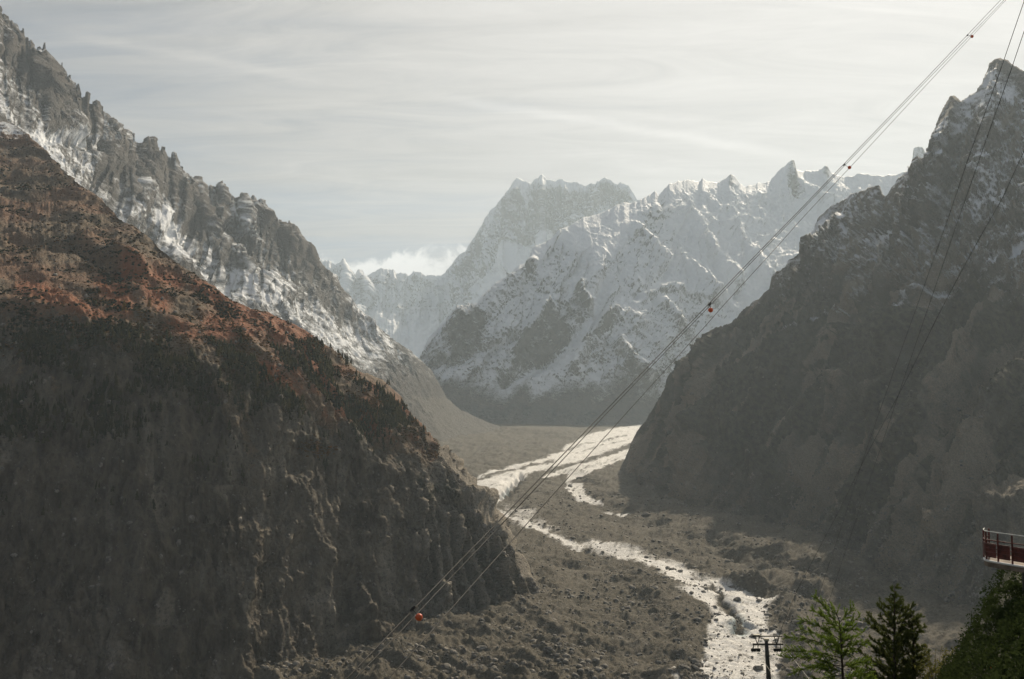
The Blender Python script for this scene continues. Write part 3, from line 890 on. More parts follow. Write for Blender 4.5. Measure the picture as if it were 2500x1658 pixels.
# ============================================================ the snowy massif in the middle
def build_massif():
    x0, x1 = 930, 2420
    nu, nv = 860, 380
    xs = np.linspace(x0, x1, nu)
    I = lambda r: np.interp(xs, *np.array(r, float).T)
    sky_ = I([(930, 990), (1010, 905), (1033, 859), (1044, 832), (1067, 805), (1087, 782), (1132, 759), (1159, 748), (1178, 721), (1205, 702), (1236, 675), (1266, 652), (1289, 641), (1301, 606), (1328, 595), (1351, 580), (1366, 562), (1389, 553), (1427, 531), (1465, 524), (1504, 503), (1527, 495), (1545, 497), (1557, 494), (1565, 487), (1580, 482), (1592, 474), (1600, 469), (1608, 479), (1623, 460), (1638, 450), (1665, 442), (1692, 441), (1707, 448), (1715, 438), (1726, 446), (1753, 448), (1776, 437), (1784, 427), (1795, 433), (1807, 452), (1818, 458), (1845, 452), (1879, 443), (1895, 425), (1910, 410), (1929, 394), (1938, 392), (1942, 414), (1960, 421), (1975, 419), (1998, 418), (2017, 405), (2029, 423), (2055, 433), (2086, 431), (2094, 424), (2124, 429), (2155, 432), (2186, 426), (2212, 421), (2226, 403), (2231, 362), (2243, 357), (2254, 364), (2262, 385), (2300, 420), (2420, 430)])
    sky_ = sky_ + (jag(xs, 4.5, 26, 21.5) + jag(xs, 1.6, 9, 24.5)) * (1 - .5 * sstep(xs, 1330, 1400) * sstep(xs, 1560, 1500))
    d_sky = I([(930, 4850), (1033, 4980), (1178, 5250), (1289, 5450), (1351, 5600), (1427, 5800), (1557, 6050), (1600, 6200), (1700, 6600), (1929, 7100), (2300, 7300), (2420, 7300)])
    m1 = I([(930, 1000), (1033, 890), (1087, 825), (1178, 770), (1250, 730), (1350, 680), (1450, 640), (1557, 600), (1600, 590), (1750, 555), (1900, 535), (2100, 540), (2420, 540)])
    d1 = I([(930, 4800), (1033, 4920), (1178, 5080), (1350, 5330), (1450, 5450), (1557, 5700), (1600, 5800), (1750, 6250), (1900, 6600), (2420, 6850)])
    m2 = I([(930, 1020), (1033, 940), (1090, 910), (1250, 880), (1400, 850), (1550, 810), (1700, 745), (1850, 720), (2420, 700)])
    d2 = I([(930, 4760), (1033, 4830), (1250, 4880), (1400, 4950), (1550, 5050), (1700, 5400), (1850, 5650), (2420, 5900)])
    foot = I([(930, 1046), (1236, 1052), (1400, 1054), (1560, 1046), (1700, 1000), (2420, 950)])
    d_foot = I([(930, 4550), (1236, 4550), (1400, 4550), (1560, 4600), (1700, 4900), (2420, 5400)])
    S = Sheet(xs, [sky_, m1, m2, foot, foot + 20], [d_sky, d1, d2, d_foot, d_foot - 60], nv, back=(40, 160, 600, 1800), back_drop=(1.0, 1.1, 1.0, .9))
    X, Y, V = S.PX, S.PY, S.V
    rib = S.noise_at(ridged, 520, (-.35, -.5, -.75), 2.4, .6, oct=7)
    crag = S.noise_at(ridged, 170, (-.25, -.4, -.85), 1.6, .5, oct=6)
    fin = S.noise_at(ridged, 60, None, 1, .4, oct=4)
    tame = .06 + .94 * sstep(V, 0, .10)
    scree = sstep(Y, 880, 960)
    field = spoly(X, Y, [(1541, 503), (1380, 575), (1400, 610), (1455, 632), (1520, 600), (1560, 540)], 20)
    amp = (1 - .85 * scree) * (1 - .75 * field) * tame
    h = amp * (rib * 62 + crag * 26 + fin * 12) + scree * fin * 4
    h += amp * S.blocks([((.8, .2, -.5), 170, 34), ((.9, -.3, .1), 70, 20), ((.2, -.4, .9), 110, 20), ((.6, .5, .6), 38, 11), ((1, .1, .4), 20, 7)], 8.0)
    f1 = [(1340, 748), (1368, 756), (1395, 804), (1380, 839), (1316, 887), (1257, 891), (1257, 859), (1269, 827), (1308, 796)]
    f2 = [(1405, 705), (1418, 709), (1437, 752), (1417, 786), (1380, 782), (1385, 745)]
    f3 = [(1095, 815), (1170, 764), (1190, 796), (1170, 847), (1103, 867)]
    f4 = [(1490, 776), (1486, 808), (1439, 841), (1425, 846), (1450, 812)]
    f5 = [(1215, 700), (1289, 643), (1306, 640), (1300, 660), (1240, 690)]
    # spurs that run down to the right: their right-hand sides catch the sun
    for pts, w_, a in [([(1545, 560), (1605, 620), (1640, 650)], 13, 55), ([(1655, 630), (1700, 670), (1746, 718)], 15, 70), ([(1610, 752), (1650, 790), (1692, 826)], 13, 55),
                       ([(1516, 848), (1545, 885), (1576, 925)], 14, 60), ([(1668, 520), (1720, 590), (1800, 680)], 16, 70), ([(1790, 560), (1850, 640), (1880, 680)], 14, 60),
                       ([(1573, 726), (1633, 710), (1700, 720), (1771, 726)], 9, 35), ([(1929, 395), (1960, 450), (2040, 510)], 12, 60), ([(1340, 740), (1300, 800), (1262, 860)], 12, 40),
                       ([(1415, 700), (1440, 750)], 10, 45), ([(1500, 770), (1440, 840), (1400, 900)], 14, 45), ([(1289, 645), (1240, 700), (1180, 760), (1100, 800)], 18, 45)]:
        h += a * gline(X, Y, pts, w_) * tame
    # couloirs
    for pts, w_, a in [([(1474, 693), (1459, 768), (1395, 831), (1308, 899), (1230, 925)], 17, 55), ([(1640, 640), (1600, 700), (1560, 720)], 16, 40), ([(1059, 895), (1178, 859), (1257, 827)], 14, 30), ([(1750, 640), (1800, 715)], 16, 45)]:
        h -= a * gline(X, Y, pts, w_) * tame
    S.push(h)
    S.renormal()
    nz = np.abs(S.N[..., 2])
    nse = S.noise_at(fbm, 220, (-.35, -.5, -.75), 1.8, oct=5)
    n3 = S.noise_at(fbm, 60, oct=4)
    snow = .42 * sstep(nz, .10, .55) + .10 * nse + .08 * n3 + .42
    for poly, a in [(f1, .50), (f2, .40), (f3, .38), (f4, .42), (f5, .36)]:
        snow -= a * spoly(X, Y, poly, 14) * (1 + .7 * n3 + .5 * nse)
    snow += .3 * field
    snow += .3 * gline(X, Y, [(1474, 693), (1459, 768), (1395, 831), (1308, 899)], 15)
    snow += .25 * spoly(X, Y, [(1740, 725), (1771, 722), (1880, 690), (1880, 740), (1820, 765), (1780, 745)], 8)
    snow += .18 * sstep(X, 1570, 1700) * sstep(Y, 760, 640)
    fall = S.noise_at(fbm, 150, (-.35, -.55, -.75), 4.0, oct=4)
    line = 962 + .02 * (X - 1200) + 55 * fall + 10 * nse
    snow *= .12 + .88 * sstep(Y, line + 45, line - 95)
    pk = np.clip(gline(X, Y, [(1938, 394), (1930, 430), (1950, 470)], 16) + gline(X, Y, [(2243, 360), (2245, 400)], 22) + gline(X, Y, [(1784, 430), (1784, 450)], 12) + gline(X, Y, [(2017, 410), (2017, 425)], 9), 0, 1)
    snow -= .55 * pk
    snow = np.clip(snow, 0, 1)
    cover = np.clip(sstep(Y, line - 20, line + 40) * (.55 + .7 * fall), 0, 1)
    m_ = terrain('massif_granite', (.080, .082, .082), (.19, .182, .168), (.050, .056, .054), (.115, .115, .108), 42, 12, tint=(.17, .15, .12))
    return S.build('snowy_mountain_massif', m_, {'snow': snow, 'cover': cover, 'stain': .5 + 0 * snow},
                   label='broad snow-covered massif closing the valley, dark scree at its foot', cat='mountain')


massif_o = build_massif()

# ============================================================ the shaded mountain on the right
def build_right():
    x0, x1 = 1512, 3900
    xs = np.concatenate([np.linspace(x0, 2560, 560), np.linspace(2560, x1, 120)[1:]])
    nu, nv = len(xs), 480
    I = lambda r: np.interp(xs, *np.array(r, float).T)
    sky_ = I([(1512, 1150), (1519, 1141), (1530, 1110), (1542, 1080), (1553, 1057), (1576, 1030), (1600, 985), (1612, 970), (1622, 950), (1627, 926), (1650, 899), (1661, 883), (1692, 857), (1700, 838), (1726, 818), (1753, 803), (1784, 792), (1814, 761), (1853, 730), (1877, 707), (1883, 674), (1906, 664), (1929, 636), (1960, 613), (1967, 586), (1987, 565), (1998, 536), (2021, 513), (2052, 494), (2078, 477), (2113, 467), (2147, 454), (2154, 477), (2163, 479), (2172, 460), (2186, 448), (2212, 425), (2231, 406), (2260, 381), (2270, 360), (2281, 326), (2297, 291), (2312, 261), (2323, 241), (2331, 242), (2344, 257), (2362, 242), (2385, 226), (2404, 200), (2419, 157), (2438, 148), (2455, 152), (2478, 168), (2500, 176), (2560, 150), (2700, 60), (2900, -30), (3200, -90), (3900, -60)])
    sky_ = sky_ + (jag(xs, 6, 26, 31.5) + jag(xs, 4, 9, 34.5)) * sstep(xs, 1512, 1620)
    bench = I([(1512, 1153), (1553, 1085), (1600, 1040), (1650, 985), (1700, 935), (1850, 850), (2000, 790), (2200, 705), (2350, 660), (2480, 612), (2600, 560), (2900, 460), (3900, 420)])
    low = I([(1512, 1156), (1560, 1140), (1640, 1130), (1750, 1140), (1900, 1160), (2050, 1180), (2300, 1180), (2600, 1150), (3900, 1200)])
    foot = I([(1512, 1160), (1527, 1172), (1560, 1188), (1640, 1225), (1750, 1268), (1900, 1305), (2050, 1345), (2150, 1408), (2300, 1490), (2500, 1570), (2800, 1640), (3200, 1700), (3900, 1750)])
    low = np.minimum(np.maximum(low, bench + 4), foot - 4)
    d_f, d_l, d_b, d_s = climb(xs, [foot, low, bench, sky_], [33, 36.5, 40])
    d_s = np.maximum(d_s, d_b + 40)
    S = Sheet(xs, [sky_, bench, low, foot, foot + 30], [d_s, d_b, d_l, d_f, d_f * .985], nv, back=(20, 80, 300, 900), back_drop=(.8, 1.1, 1.0, .9))
    X, Y, V = S.PX, S.PY, S.V
    down = (-.45, -.55, -.7)
    rib = S.noise_at(ridged, 260, down, 2.6, .55, oct=7)
    crag = S.noise_at(ridged, 85, down, 1.7, .5, oct=6)
    fin = S.noise_at(ridged, 22, None, 1, .4, oct=4)
    B = np.broadcast_to(bench, Y.shape)
    upper = sstep(Y, B + 40, B - 60)
    slim = np.clip(np.broadcast_to(foot - sky_, Y.shape) / 300, .12, 1)
    tame = (.08 + .92 * sstep(V, 0, .09)) * slim
    h = tame * (rib * (34 + 20 * upper) + crag * (12 + 20 * upper) + fin * (2.4 + 3 * upper))
    # buttresses of bare slab at the foot, a bench with old snow above
    for pts, w_, a in [([(1690, 1110), (1700, 1160), (1690, 1215)], 30, 26), ([(1955, 1100), (1965, 1150)], 32, 20), ([(2050, 1110), (2050, 1150)], 20, 14), ([(2420, 1130), (2340, 1230), (2300, 1300)], 26, 22), ([(2480, 1180), (2400, 1280)], 20, 18), ([(1545, 1090), (1560, 1150)], 16, 16),
                       ([(2110, 470), (2040, 560), (2000, 640)], 30, 26), ([(2330, 250), (2290, 400), (2250, 520)], 30, 40), ([(2438, 150), (2420, 300), (2380, 450)], 30, 45)]:
        h += a * gline(X, Y, pts, w_) * tame
    for pts, w_, a in [([(2250, 780), (2110, 900), (1960, 1040)], 24, 34), ([(2430, 790), (2310, 950), (2190, 1110)], 26, 36), ([(2060, 810), (1910, 930), (1790, 1060)], 22, 30), ([(1900, 850), (1790, 950), (1690, 1060)], 18, 24), ([(2500, 900), (2420, 1040), (2330, 1180)], 24, 30)]:
        h += a * gline(X, Y, pts, w_) * tame
        h -= .8 * a * gline(X, Y, [(p[0] + 2.2 * w_, p[1] + .6 * w_) for p in pts], w_) * tame
    for pts, w_, a in [([(2160, 480), (2160, 560), (2130, 650)], 22, 34), ([(2490, 605), (2380, 655), (2200, 715), (2060, 790)], 14, 16), ([(2360, 280), (2330, 420), (2270, 600)], 20, 34), ([(1640, 1130), (1630, 1200)], 18, 20), ([(1820, 1130), (1810, 1210)], 26, 14)]:
        h -= a * gline(X, Y, pts, w_) * tame
    spire = S.noise_at(ridged, 40, (.1, -.2, -1), 2.0, .3, oct=4) * np.exp(-(V / .05) ** 2)
    h += spire * 3 * slim
    h += tame * (.8 + .5 * upper) * S.blocks([((.9, -.38, -.3), 90, 22), ((.93, -.32, .15), 36, 13), ((.3, -.4, .85), 70, 12), ((.8, -.4, .4), 18, 7), ((1, -.3, .2), 9, 3.5)], 12.0)
    gul = S.noise_at(ridged, 70, (-.62, -.45, -.62), 6.0, .35, oct=5)
    h += tame * (1 - .6 * upper) * gul * 46
    S.push(h)
    S.renormal()
    nz = np.abs(S.N[..., 2])
    nse = S.noise_at(fbm, 90, (-.9, -.2, .2), 1.8, oct=5)
    n3 = S.noise_at(fbm, 24, (-.9, -.2, .2), 2.2, oct=4)
    alt = sstep(Y, 800, 560)
    snow = (alt + .35 * sstep(Y, 960, 760) * (1 - alt)) * (.30 + .34 * sstep(nz, .3, .75) + .2 * nse + .26 * n3 - .04)
    for pts, w_, a in [([(2495, 600), (2440, 628), (2380, 660)], 8, .6), ([(2300, 700), (2220, 715)], 8, .3), ([(2225, 735), (2215, 765)], 10, .4), ([(2060, 760), (1990, 790)], 6, .3), ([(1960, 790), (1900, 820)], 5, .25), ([(2120, 690), (2090, 740)], 8, .25), ([(2160, 520), (2140, 640)], 14, .15)]:
        snow += a * gline(X, Y, pts, w_) * (1 + .5 * n3)
    snow -= .5 * gline(X, Y, [(2438, 145), (2470, 170), (2520, 190)], 34) + .3 * gline(X, Y, [(2325, 240), (2310, 300)], 20)
    snow = np.clip(snow, 0, 1)
    slab = 0
    for pts, w_ in [([(1690, 1120), (1690, 1210)], 34), ([(1955, 1110), (1965, 1150)], 36), ([(2050, 1110), (2055, 1150)], 22), ([(2420, 1130), (2330, 1240), (2290, 1300)], 26), ([(2490, 1180), (2390, 1300)], 24), ([(1550, 1090), (1560, 1150)], 20), ([(2185, 1020), (2195, 1035)], 14), ([(2330, 1000), (2300, 1010)], 14)]:
        slab = np.maximum(slab, gline(X, Y, pts, w_))
    strk = S.noise_at(fbm, 60, (-.62, -.45, -.62), 5.0, .3, oct=5)
    cover = np.clip((.60 + .3 * nse - .9 * slab - .55 * sstep(strk, .1, .6) + .3 * sstep(-strk, .1, .6)) * (1 - .8 * alt) * sstep(Y, np.broadcast_to(foot, Y.shape) - 10, np.broadcast_to(foot, Y.shape) - 120), 0, 1)
    m_ = terrain('shaded_granite', (.070, .063, .049), (.20, .176, .132), (.042, .039, .025), (.105, .091, .057), 20, 7, tint=(.35, .285, .20))
    return S, S.build('right_mountain_slope', m_, {'snow': snow, 'cover': cover, 'stain': np.clip(slab * 1.3 + 1.0 * sstep(strk, .0, .55) * (1 - .4 * alt) + .2, 0, 1)},
                      label='tall mountain in shade on the right, a pointed summit at its top', cat='mountain')


RT, right_o = build_right()

# ============================================================ ground falling away below the viewpoint
def build_fore():
    xs = np.concatenate([np.linspace(500, 2200, 90), np.linspace(2200, 2560, 140)[1:], np.linspace(2560, 3400, 30)[1:]])
    I = lambda r: np.interp(xs, *np.array(r, float).T)
    flat = np.full_like(xs, 1745)
    rows = [(900, flat - 10), (500, flat), (260, flat), (150, flat + 5), (80, I([(500, 1745), (2350, 1745), (2600, 1560), (3400, 1400)])),
            (52, I([(500, 1780), (2250, 1770), (2330, 1720), (2420, 1600), (2520, 1470), (3400, 1300)])),
            (41, I([(500, 1800), (2200, 1780), (2290, 1700), (2330, 1630), (2380, 1540), (2430, 1450), (2455, 1408), (2480, 1395), (2520, 1392), (3400, 1280)])),
            (30, I([(500, 1860), (2200, 1830), (2300, 1740), (2380, 1650), (2450, 1570), (2520, 1500), (3400, 1330)])),
            (16, I([(500, 2000), (2300, 1950), (2500, 1800), (3400, 1500)])),
            (6, I([(500, 2600), (3400, 2400)]))]
    P = []
    ds = [r[0] for r in rows]
    for k in range(len(rows) - 1):
        for f in np.linspace(0, 1, 14, endpoint=False):
            d = ds[k] * (ds[k + 1] / ds[k]) ** f
            P.append(at(xs, rows[k][1] * (1 - f) + rows[k + 1][1] * f, np.full_like(xs, d)))
    P = np.stack(P)
    nv, nu = P.shape[:2]
    q = P.reshape(-1, 3)
    amp = np.clip(np.linalg.norm(q, axis=1) * .006, .05, 2)
    q[:, 2] += fbm(q / 3.0, 4) * amp
    m_ = principled('turf', (.050, .055, .025), .95, var=.4, vscale=.8, bump=.6, bscale=4)
    o = mesh_obj('near_slope', q, grid_faces(nv, nu)[:, ::-1], m_, smooth=True)
    tag(o, 'dark grassy ground dropping away below the viewpoint at lower right', 'slope', kind='structure')
    return o


fore_o = build_fore()


# ============================================================ helpers for objects
def tube(pts, radii, n=6, cap=True):
    """vertices and faces of a tube along a polyline"""
    pts = np.asarray(pts, float)
    radii = np.broadcast_to(np.asarray(radii, float), (len(pts),))
    tn = np.gradient(pts, axis=0)
    tn /= np.linalg.norm(tn, axis=1)[:, None] + 1e-12
    up = np.array([0, 0, 1.0]) if abs(tn[0][2]) < .9 else np.array([1.0, 0, 0])
    V, Fc = [], []
    for k, (p, t_) in enumerate(zip(pts, tn)):
        a = np.cross(t_, up)
        a /= np.linalg.norm(a) + 1e-12
        b = np.cross(a, t_)
        for j in range(n):
            th = 2 * math.pi * j / n
            V.append(p + radii[k] * (math.cos(th) * a + math.sin(th) * b))
    for k in range(len(pts) - 1):
        for j in range(n):
            Fc.append((k * n + j, k * n + (j + 1) % n, (k + 1) * n + (j + 1) % n, (k + 1) * n + j))
    if cap:
        Fc.append(tuple(range(n - 1, -1, -1)))
        Fc.append(tuple((len(pts) - 1) * n + j for j in range(n)))
    return V, Fc


class MB:
    def __init__(s):
        s.v, s.f = [], []

    def add(s, V, Fc):
        o = len(s.v)
        s.v += [tuple(map(float, p)) for p in V]
        s.f += [tuple(i + o for i in f) for f in Fc]
        return s

    def tube(s, pts, r, n=6):
        return s.add(*tube(pts, r, n))

    def box(s, c, ax, ay, az, bev=.12):
        """box with chamfered long edges: centre and three half-axis vectors"""
        c, ax, ay, az = (np.asarray(q, float) for q in (c, ax, ay, az))
        prof = [(-1, -1 + bev), (-1 + bev, -1), (1 - bev, -1), (1, -1 + bev), (1, 1 - bev), (1 - bev, 1), (-1 + bev, 1), (-1, 1 - bev)]
        V = [c - ax + u * ay + w_ * az for u, w_ in prof] + [c + ax + u * ay + w_ * az for u, w_ in prof]
        Fc = [(j, (j + 1) % 8, 8 + (j + 1) % 8, 8 + j) for j in range(8)] + [tuple(range(7, -1, -1)), tuple(range(8, 16))]
        return s.add(V, Fc)

    def build(s, name, mat, parent=None, smooth=False):
        return mesh_obj(name, s.v, s.f, mat, parent, smooth)


def empty(name, loc=(0, 0, 0)):
    o = bpy.data.objects.new(name, None)
    o.empty_display_size = .5
    o.location = loc
    col.objects.link(o)
    return o


def ico(sub=1, seed=0, jit=.22, squash=(1, 1, 1)):
    r_ = np.random.default_rng(seed)
    t_ = (1 + 5 ** .5) / 2
    v = [(-1, t_, 0), (1, t_, 0), (-1, -t_, 0), (1, -t_, 0), (0, -1, t_), (0, 1, t_), (0, -1, -t_), (0, 1, -t_), (t_, 0, -1), (t_, 0, 1), (-t_, 0, -1), (-t_, 0, 1)]
    f = [(0, 11, 5), (0, 5, 1), (0, 1, 7), (0, 7, 10), (0, 10, 11), (1, 5, 9), (5, 11, 4), (11, 10, 2), (10, 7, 6), (7, 1, 8), (3, 9, 4), (3, 4, 2), (3, 2, 6), (3, 6, 8), (3, 8, 9), (4, 9, 5), (2, 4, 11), (6, 2, 10), (8, 6, 7), (9, 8, 1)]
    v = [np.array(p, float) / np.linalg.norm(p) for p in v]
    for _ in range(sub):
        cache, nf = {}, []

        def md(a, b):
            k = (min(a, b), max(a, b))
            if k not in cache:
                p = v[a] + v[b]
                v.append(p / np.linalg.norm(p))
                cache[k] = len(v) - 1
            return cache[k]
        for a, b, c in f:
            ab, bc, ca = md(a, b), md(b, c), md(c, a)
            nf += [(a, ab, ca), (b, bc, ab), (c, ca, bc), (ab, bc, ca)]
        f = nf
    V = np.array(v)
    V *= (1 + jit * r_.uniform(-1, 1, len(V)))[:, None]
    return V * np.array(squash), np.array(f)


def merge(tv, tf, pos, scl, rot):
    """copies of one small mesh merged: positions, scales (n,3) and turns about z"""
    n, k = len(pos), len(tv)
    c, s_ = np.cos(rot)[:, None], np.sin(rot)[:, None]
    V = tv[None] * scl[:, None, :]
    X = V[..., 0] * c - V[..., 1] * s_
    Y = V[..., 0] * s_ + V[..., 1] * c
    V = np.stack([X, Y, V[..., 2]], -1) + pos[:, None, :]
    Fc = tf[None] + (np.arange(n) * k)[:, None, None]
    return V.reshape(-1, 3), Fc.reshape(-1, tf.shape[1])


# ============================================================ wood and scrub on the near spur
def spire(seed):
    """a small conifer: ragged tiers of branches round a stem, height 1"""
    r_ = np.random.default_rng(seed)
    V, Fc = [], []
    for k, (z0, z1, rad) in enumerate([(.06, .50, .24), (.28, .74, .19), (.52, 1.0, .125)]):
        n = 7
        b = len(V)
        V.append((r_.uniform(-.02, .02), r_.uniform(-.02, .02), z1))
        for j in range(n):
            th = 2 * math.pi * (j + r_.uniform(-.25, .25)) / n
            q = rad * r_.uniform(.55, 1.2)
            V.append((q * math.cos(th), q * math.sin(th), z0 + r_.uniform(-.06, .08)))
        Fc += [(b, b + 1 + j, b + 1 + (j + 1) % n) for j in range(n)]
    return np.array(V), np.array(Fc)


def scatter_on(S, mask, count, seed):
    r_ = np.random.default_rng(seed)
    m_ = mask.copy()
    m_[:S.nb] = 0
    p = m_.ravel()
    p = np.clip(p, 0, None)
    p /= p.sum()
    return r_.choice(len(p), count, p=p), r_


X, Y = SP.PX, SP.PY
n_w = SP.noise_at(fbm, 55, oct=3)
n_x = SP.noise_at(fbm, 18, oct=2)
wood = spoly(X, Y, [(-100, 830), (60, 800), (170, 800), (260, 795), (330, 800), (440, 770), (500, 830), (600, 840), (720, 850), (800, 850), (850, 895), (880, 950), (960, 985), (1020, 1040), (1040, 1080), (950, 1060), (900, 1090), (780, 1050), (700, 1010), (600, 1010), (480, 1000), (380, 1020), (300, 1060), (200, 1100), (-100, 1100)], 30)
wood = wood * sstep(n_w, -.35, .35) + .10 * spoly(X, Y, [(-100, 1080), (300, 1050), (700, 1000), (900, 1060), (820, 1180), (500, 1220), (-100, 1300)], 40) * sstep(n_w, .0, .5)
wood += .05 * spoly(X, Y, [(100, 640), (420, 680), (640, 770), (800, 850), (700, 850), (300, 790), (60, 790)], 20) * sstep(n_x, .1, .5)
wood += .8 * gline(X, Y, [(850, 888), (900, 920), (990, 1000), (1040, 1055)], 9) * sstep(n_x, -.1, .4)
forest_m = leafmat('conifer_far', (.020, .026, .012), (.070, .058, .024), .09, .12)
allV, allF, off = [], [], 0
for k in range(4):
    idx, r_ = scatter_on(SP, wood, 1100, 20 + k)
    pos = SP.flat(SP.P)[idx] + r_.normal(0, 1.2, (len(idx), 3)) * np.array([1, 1, 0])
    hgt_ = r_.uniform(3.0, 9.5, len(idx)) * (.7 + .4 * (Y.ravel()[idx] > 800))
    wid = hgt_ * r_.uniform(.75, 1.35, len(idx))
    pos[:, 2] -= 1.2
    V, Fc = merge(*spire(k), pos, np.stack([wid, wid, hgt_], -1), r_.uniform(0, 6.28, len(idx)))
    allV.append(V)
    allF.append(Fc + off)
    off += len(V)
o = mesh_obj('distant_forest', np.concatenate(allV), np.concatenate(allF), forest_m)
tag(o, 'dark conifer wood clinging to the steep left spur below the red heath', 'forest', kind='stuff')

# low autumn scrub between the trees
shr = .9 * spoly(X, Y, [(860, 915), (1000, 1000), (1100, 1100), (1060, 1110), (960, 1060), (860, 1020), (800, 940)], 22) * sstep(n_x, -.1, .4)
shr += .9 * gline(X, Y, [(755, 1090), (795, 1100)], 14) + .35 * spoly(X, Y, [(500, 760), (800, 860), (760, 900), (500, 830), (200, 780), (200, 700)], 30) * sstep(n_x, .0, .4)
shr += .3 * spoly(X, Y, [(0, 420), (250, 560), (450, 700), (200, 720), (0, 600)], 30) * sstep(n_w, .0, .4)
scrub_m = leafmat('autumn_scrub', (.060, .045, .020), (.17, .085, .030), .025, .15)
tv, tf = ico(0, 3, .3, (1, 1, .6))
shr += .28 * spoly(X, Y, [(-200, 300), (60, 330), (250, 500), (500, 690), (760, 820), (900, 930), (860, 1010), (600, 900), (300, 830), (-200, 860)], 25) * sstep(n_x, -.3, .3)
idx, r_ = scatter_on(SP, shr, 9000, 31)
pos = SP.flat(SP.P)[idx] + r_.normal(0, 1.0, (len(idx), 3)) * np.array([1, 1, 0])
sz = r_.uniform(.6, 1.9, (len(idx), 1)) ** 1.2 * np.array([[1, 1, 1.0]]) * r_.uniform(.7, 1.3, (len(idx), 3))
o = mesh_obj('autumn_scrub', *merge(tv, tf, pos, sz, r_.uniform(0, 6.28, len(idx))), scrub_m)
tag(o, 'low orange-brown scrub scattered along the edge of the left spur', 'scrub', kind='stuff')

# dark juniper cushions and pale stones among the heath
jun_m = leafmat('juniper_cushion', (.016, .019, .009), (.045, .042, .018), .08, .1)
idx, r_ = scatter_on(SP, spoly(X, Y, [(-200, 330), (60, 360), (250, 530), (500, 720), (760, 850), (860, 1010), (600, 960), (300, 900), (-200, 950)], 25) * sstep(n_w + .6 * n_x, .0, .5), 5200, 37)
pos = SP.flat(SP.P)[idx] + r_.normal(0, 1.0, (len(idx), 3)) * np.array([1, 1, 0])
sz = r_.uniform(.7, 1.9, (len(idx), 1)) ** 1.3 * r_.uniform(.7, 1.3, (len(idx), 3))
o = mesh_obj('juniper_scrub', *merge(*ico(0, 8, .35, (1, 1, .8)), pos, sz, r_.uniform(0, 6.28, len(idx))), jun_m)
tag(o, 'dark juniper cushions dotting the rust-red heath of the left spur', 'scrub', kind='stuff')
crag_m = principled('spur_granite', (.24, .21, .175), .9, var=.35, vscale=.3, bump=.5, bscale=1.5)
idx, r_ = scatter_on(SP, .25 + sstep(n_x, .1, .6) * (1 + 2 * gline(X, Y, [(1060, 1080), (1200, 1240), (1310, 1430)], 50) + 2 * gline(X, Y, [(60, 620), (250, 740)], 60)), 4200, 38)
pos = SP.flat(SP.P)[idx]
sz = np.clip(r_.pareto(2.8, (len(idx), 1)) * .8 + .5, .5, 3.6) * r_.uniform(.6, 1.3, (len(idx), 3))
o = mesh_obj('spur_stones', *merge(*ico(0, 9, .3, (1, .8, .8)), pos, sz, r_.uniform(0, 6.28, len(idx))), crag_m)
tag(o, 'pale loose stones lying among the heath and ledges of the left spur', 'stones', kind='stuff')


def spur_point(px, py):
    k = np.argmin((X[SP.nb:] - px) ** 2 + (Y[SP.nb:] - py) ** 2)
    return SP.P[SP.nb:].reshape(-1, 3)[k]


gold = leafmat('golden_needles', (.20, .115, .022), (.36, .22, .045), .3, .3)
bark_m = principled('larch_bark', (.085, .062, .045), .9, var=.3, vscale=9, bump=.5, bscale=40)
for (px, py, h_, lab) in [(303, 762, 13, 'single golden larch on the dark heath, nearer the middle of the left slope'),
                          (366, 750, 11, 'slender olive-gold larch standing right of the brighter golden one')]:
    b_ = spur_point(px, py)
    t_ = empty('golden_larch_tree', tuple(b_))
    tag(t_, lab, 'tree', 'golden larches on the heath')
    MB().tube([(0, 0, -.5), (0, 0, h_ * .5), (0, 0, h_ * .97)], [.3, .18, .03], 6).build('trunk', bark_m, t_)
    r_ = np.random.default_rng(int(px))
    n = 520
    zz = r_.uniform(.1, 1, n) ** .9
    rr = (1 - zz) * .26 * h_ * np.sqrt(r_.uniform(0.05, 1, n)) + .12
    th = r_.uniform(0, 6.28, n)
    pos = np.stack([rr * np.cos(th), rr * np.sin(th), zz * h_], -1)
    tv, tf = ico(0, 5, .4, (1, 1, .5))
    mesh_obj('crown', *merge(tv, tf, pos, r_.uniform(.18, .5, (n, 1)) * np.ones((1, 3)), th), gold, t_)

# ============================================================ boulders
stone_m = principled('boulder_granite', (.21, .19, .16), .9, var=.35, vscale=.35, bump=.5, bscale=1.5)
r_ = np.random.default_rng(5)
A = FPY.ravel()
q = FP.reshape(-1, 3)
dens = ((FPX > 640) & (FPX < 2120) & (FPY > 1200) & (FPY < 1690)).ravel().astype(float)
nB = fbm(q / 50, 3)
dens *= (.25 + sstep(nB, -.2, .5)) * (1 - .55 * FICE.ravel())
allV, allF, off = [], [], 0
for k in range(5):
    idx = r_.choice(len(dens), 4200, p=dens / dens.sum())
    size = np.clip(r_.pareto(2.2, len(idx)) * .8 + .45, .4, 3.6)
    tv, tf = ico(0, 40 + k, .28, (1, .8, .65))
    V, Fc = merge(tv, tf, q[idx] + r_.uniform(-1, 1, (len(idx), 3)) * np.array([2, 2, .1]), size[:, None] * r_.uniform(.7, 1.3, (len(idx), 3)), r_.uniform(0, 6.28, len(idx)))
    allV.append(V)
    allF.append(Fc + off)
    off += len(V)
o = mesh_obj('scattered_rubble', np.concatenate(allV), np.concatenate(allF), stone_m)
tag(o, 'loose grey-brown rubble strewn over the moraine and the dirty ice', 'rubble', kind='stuff')
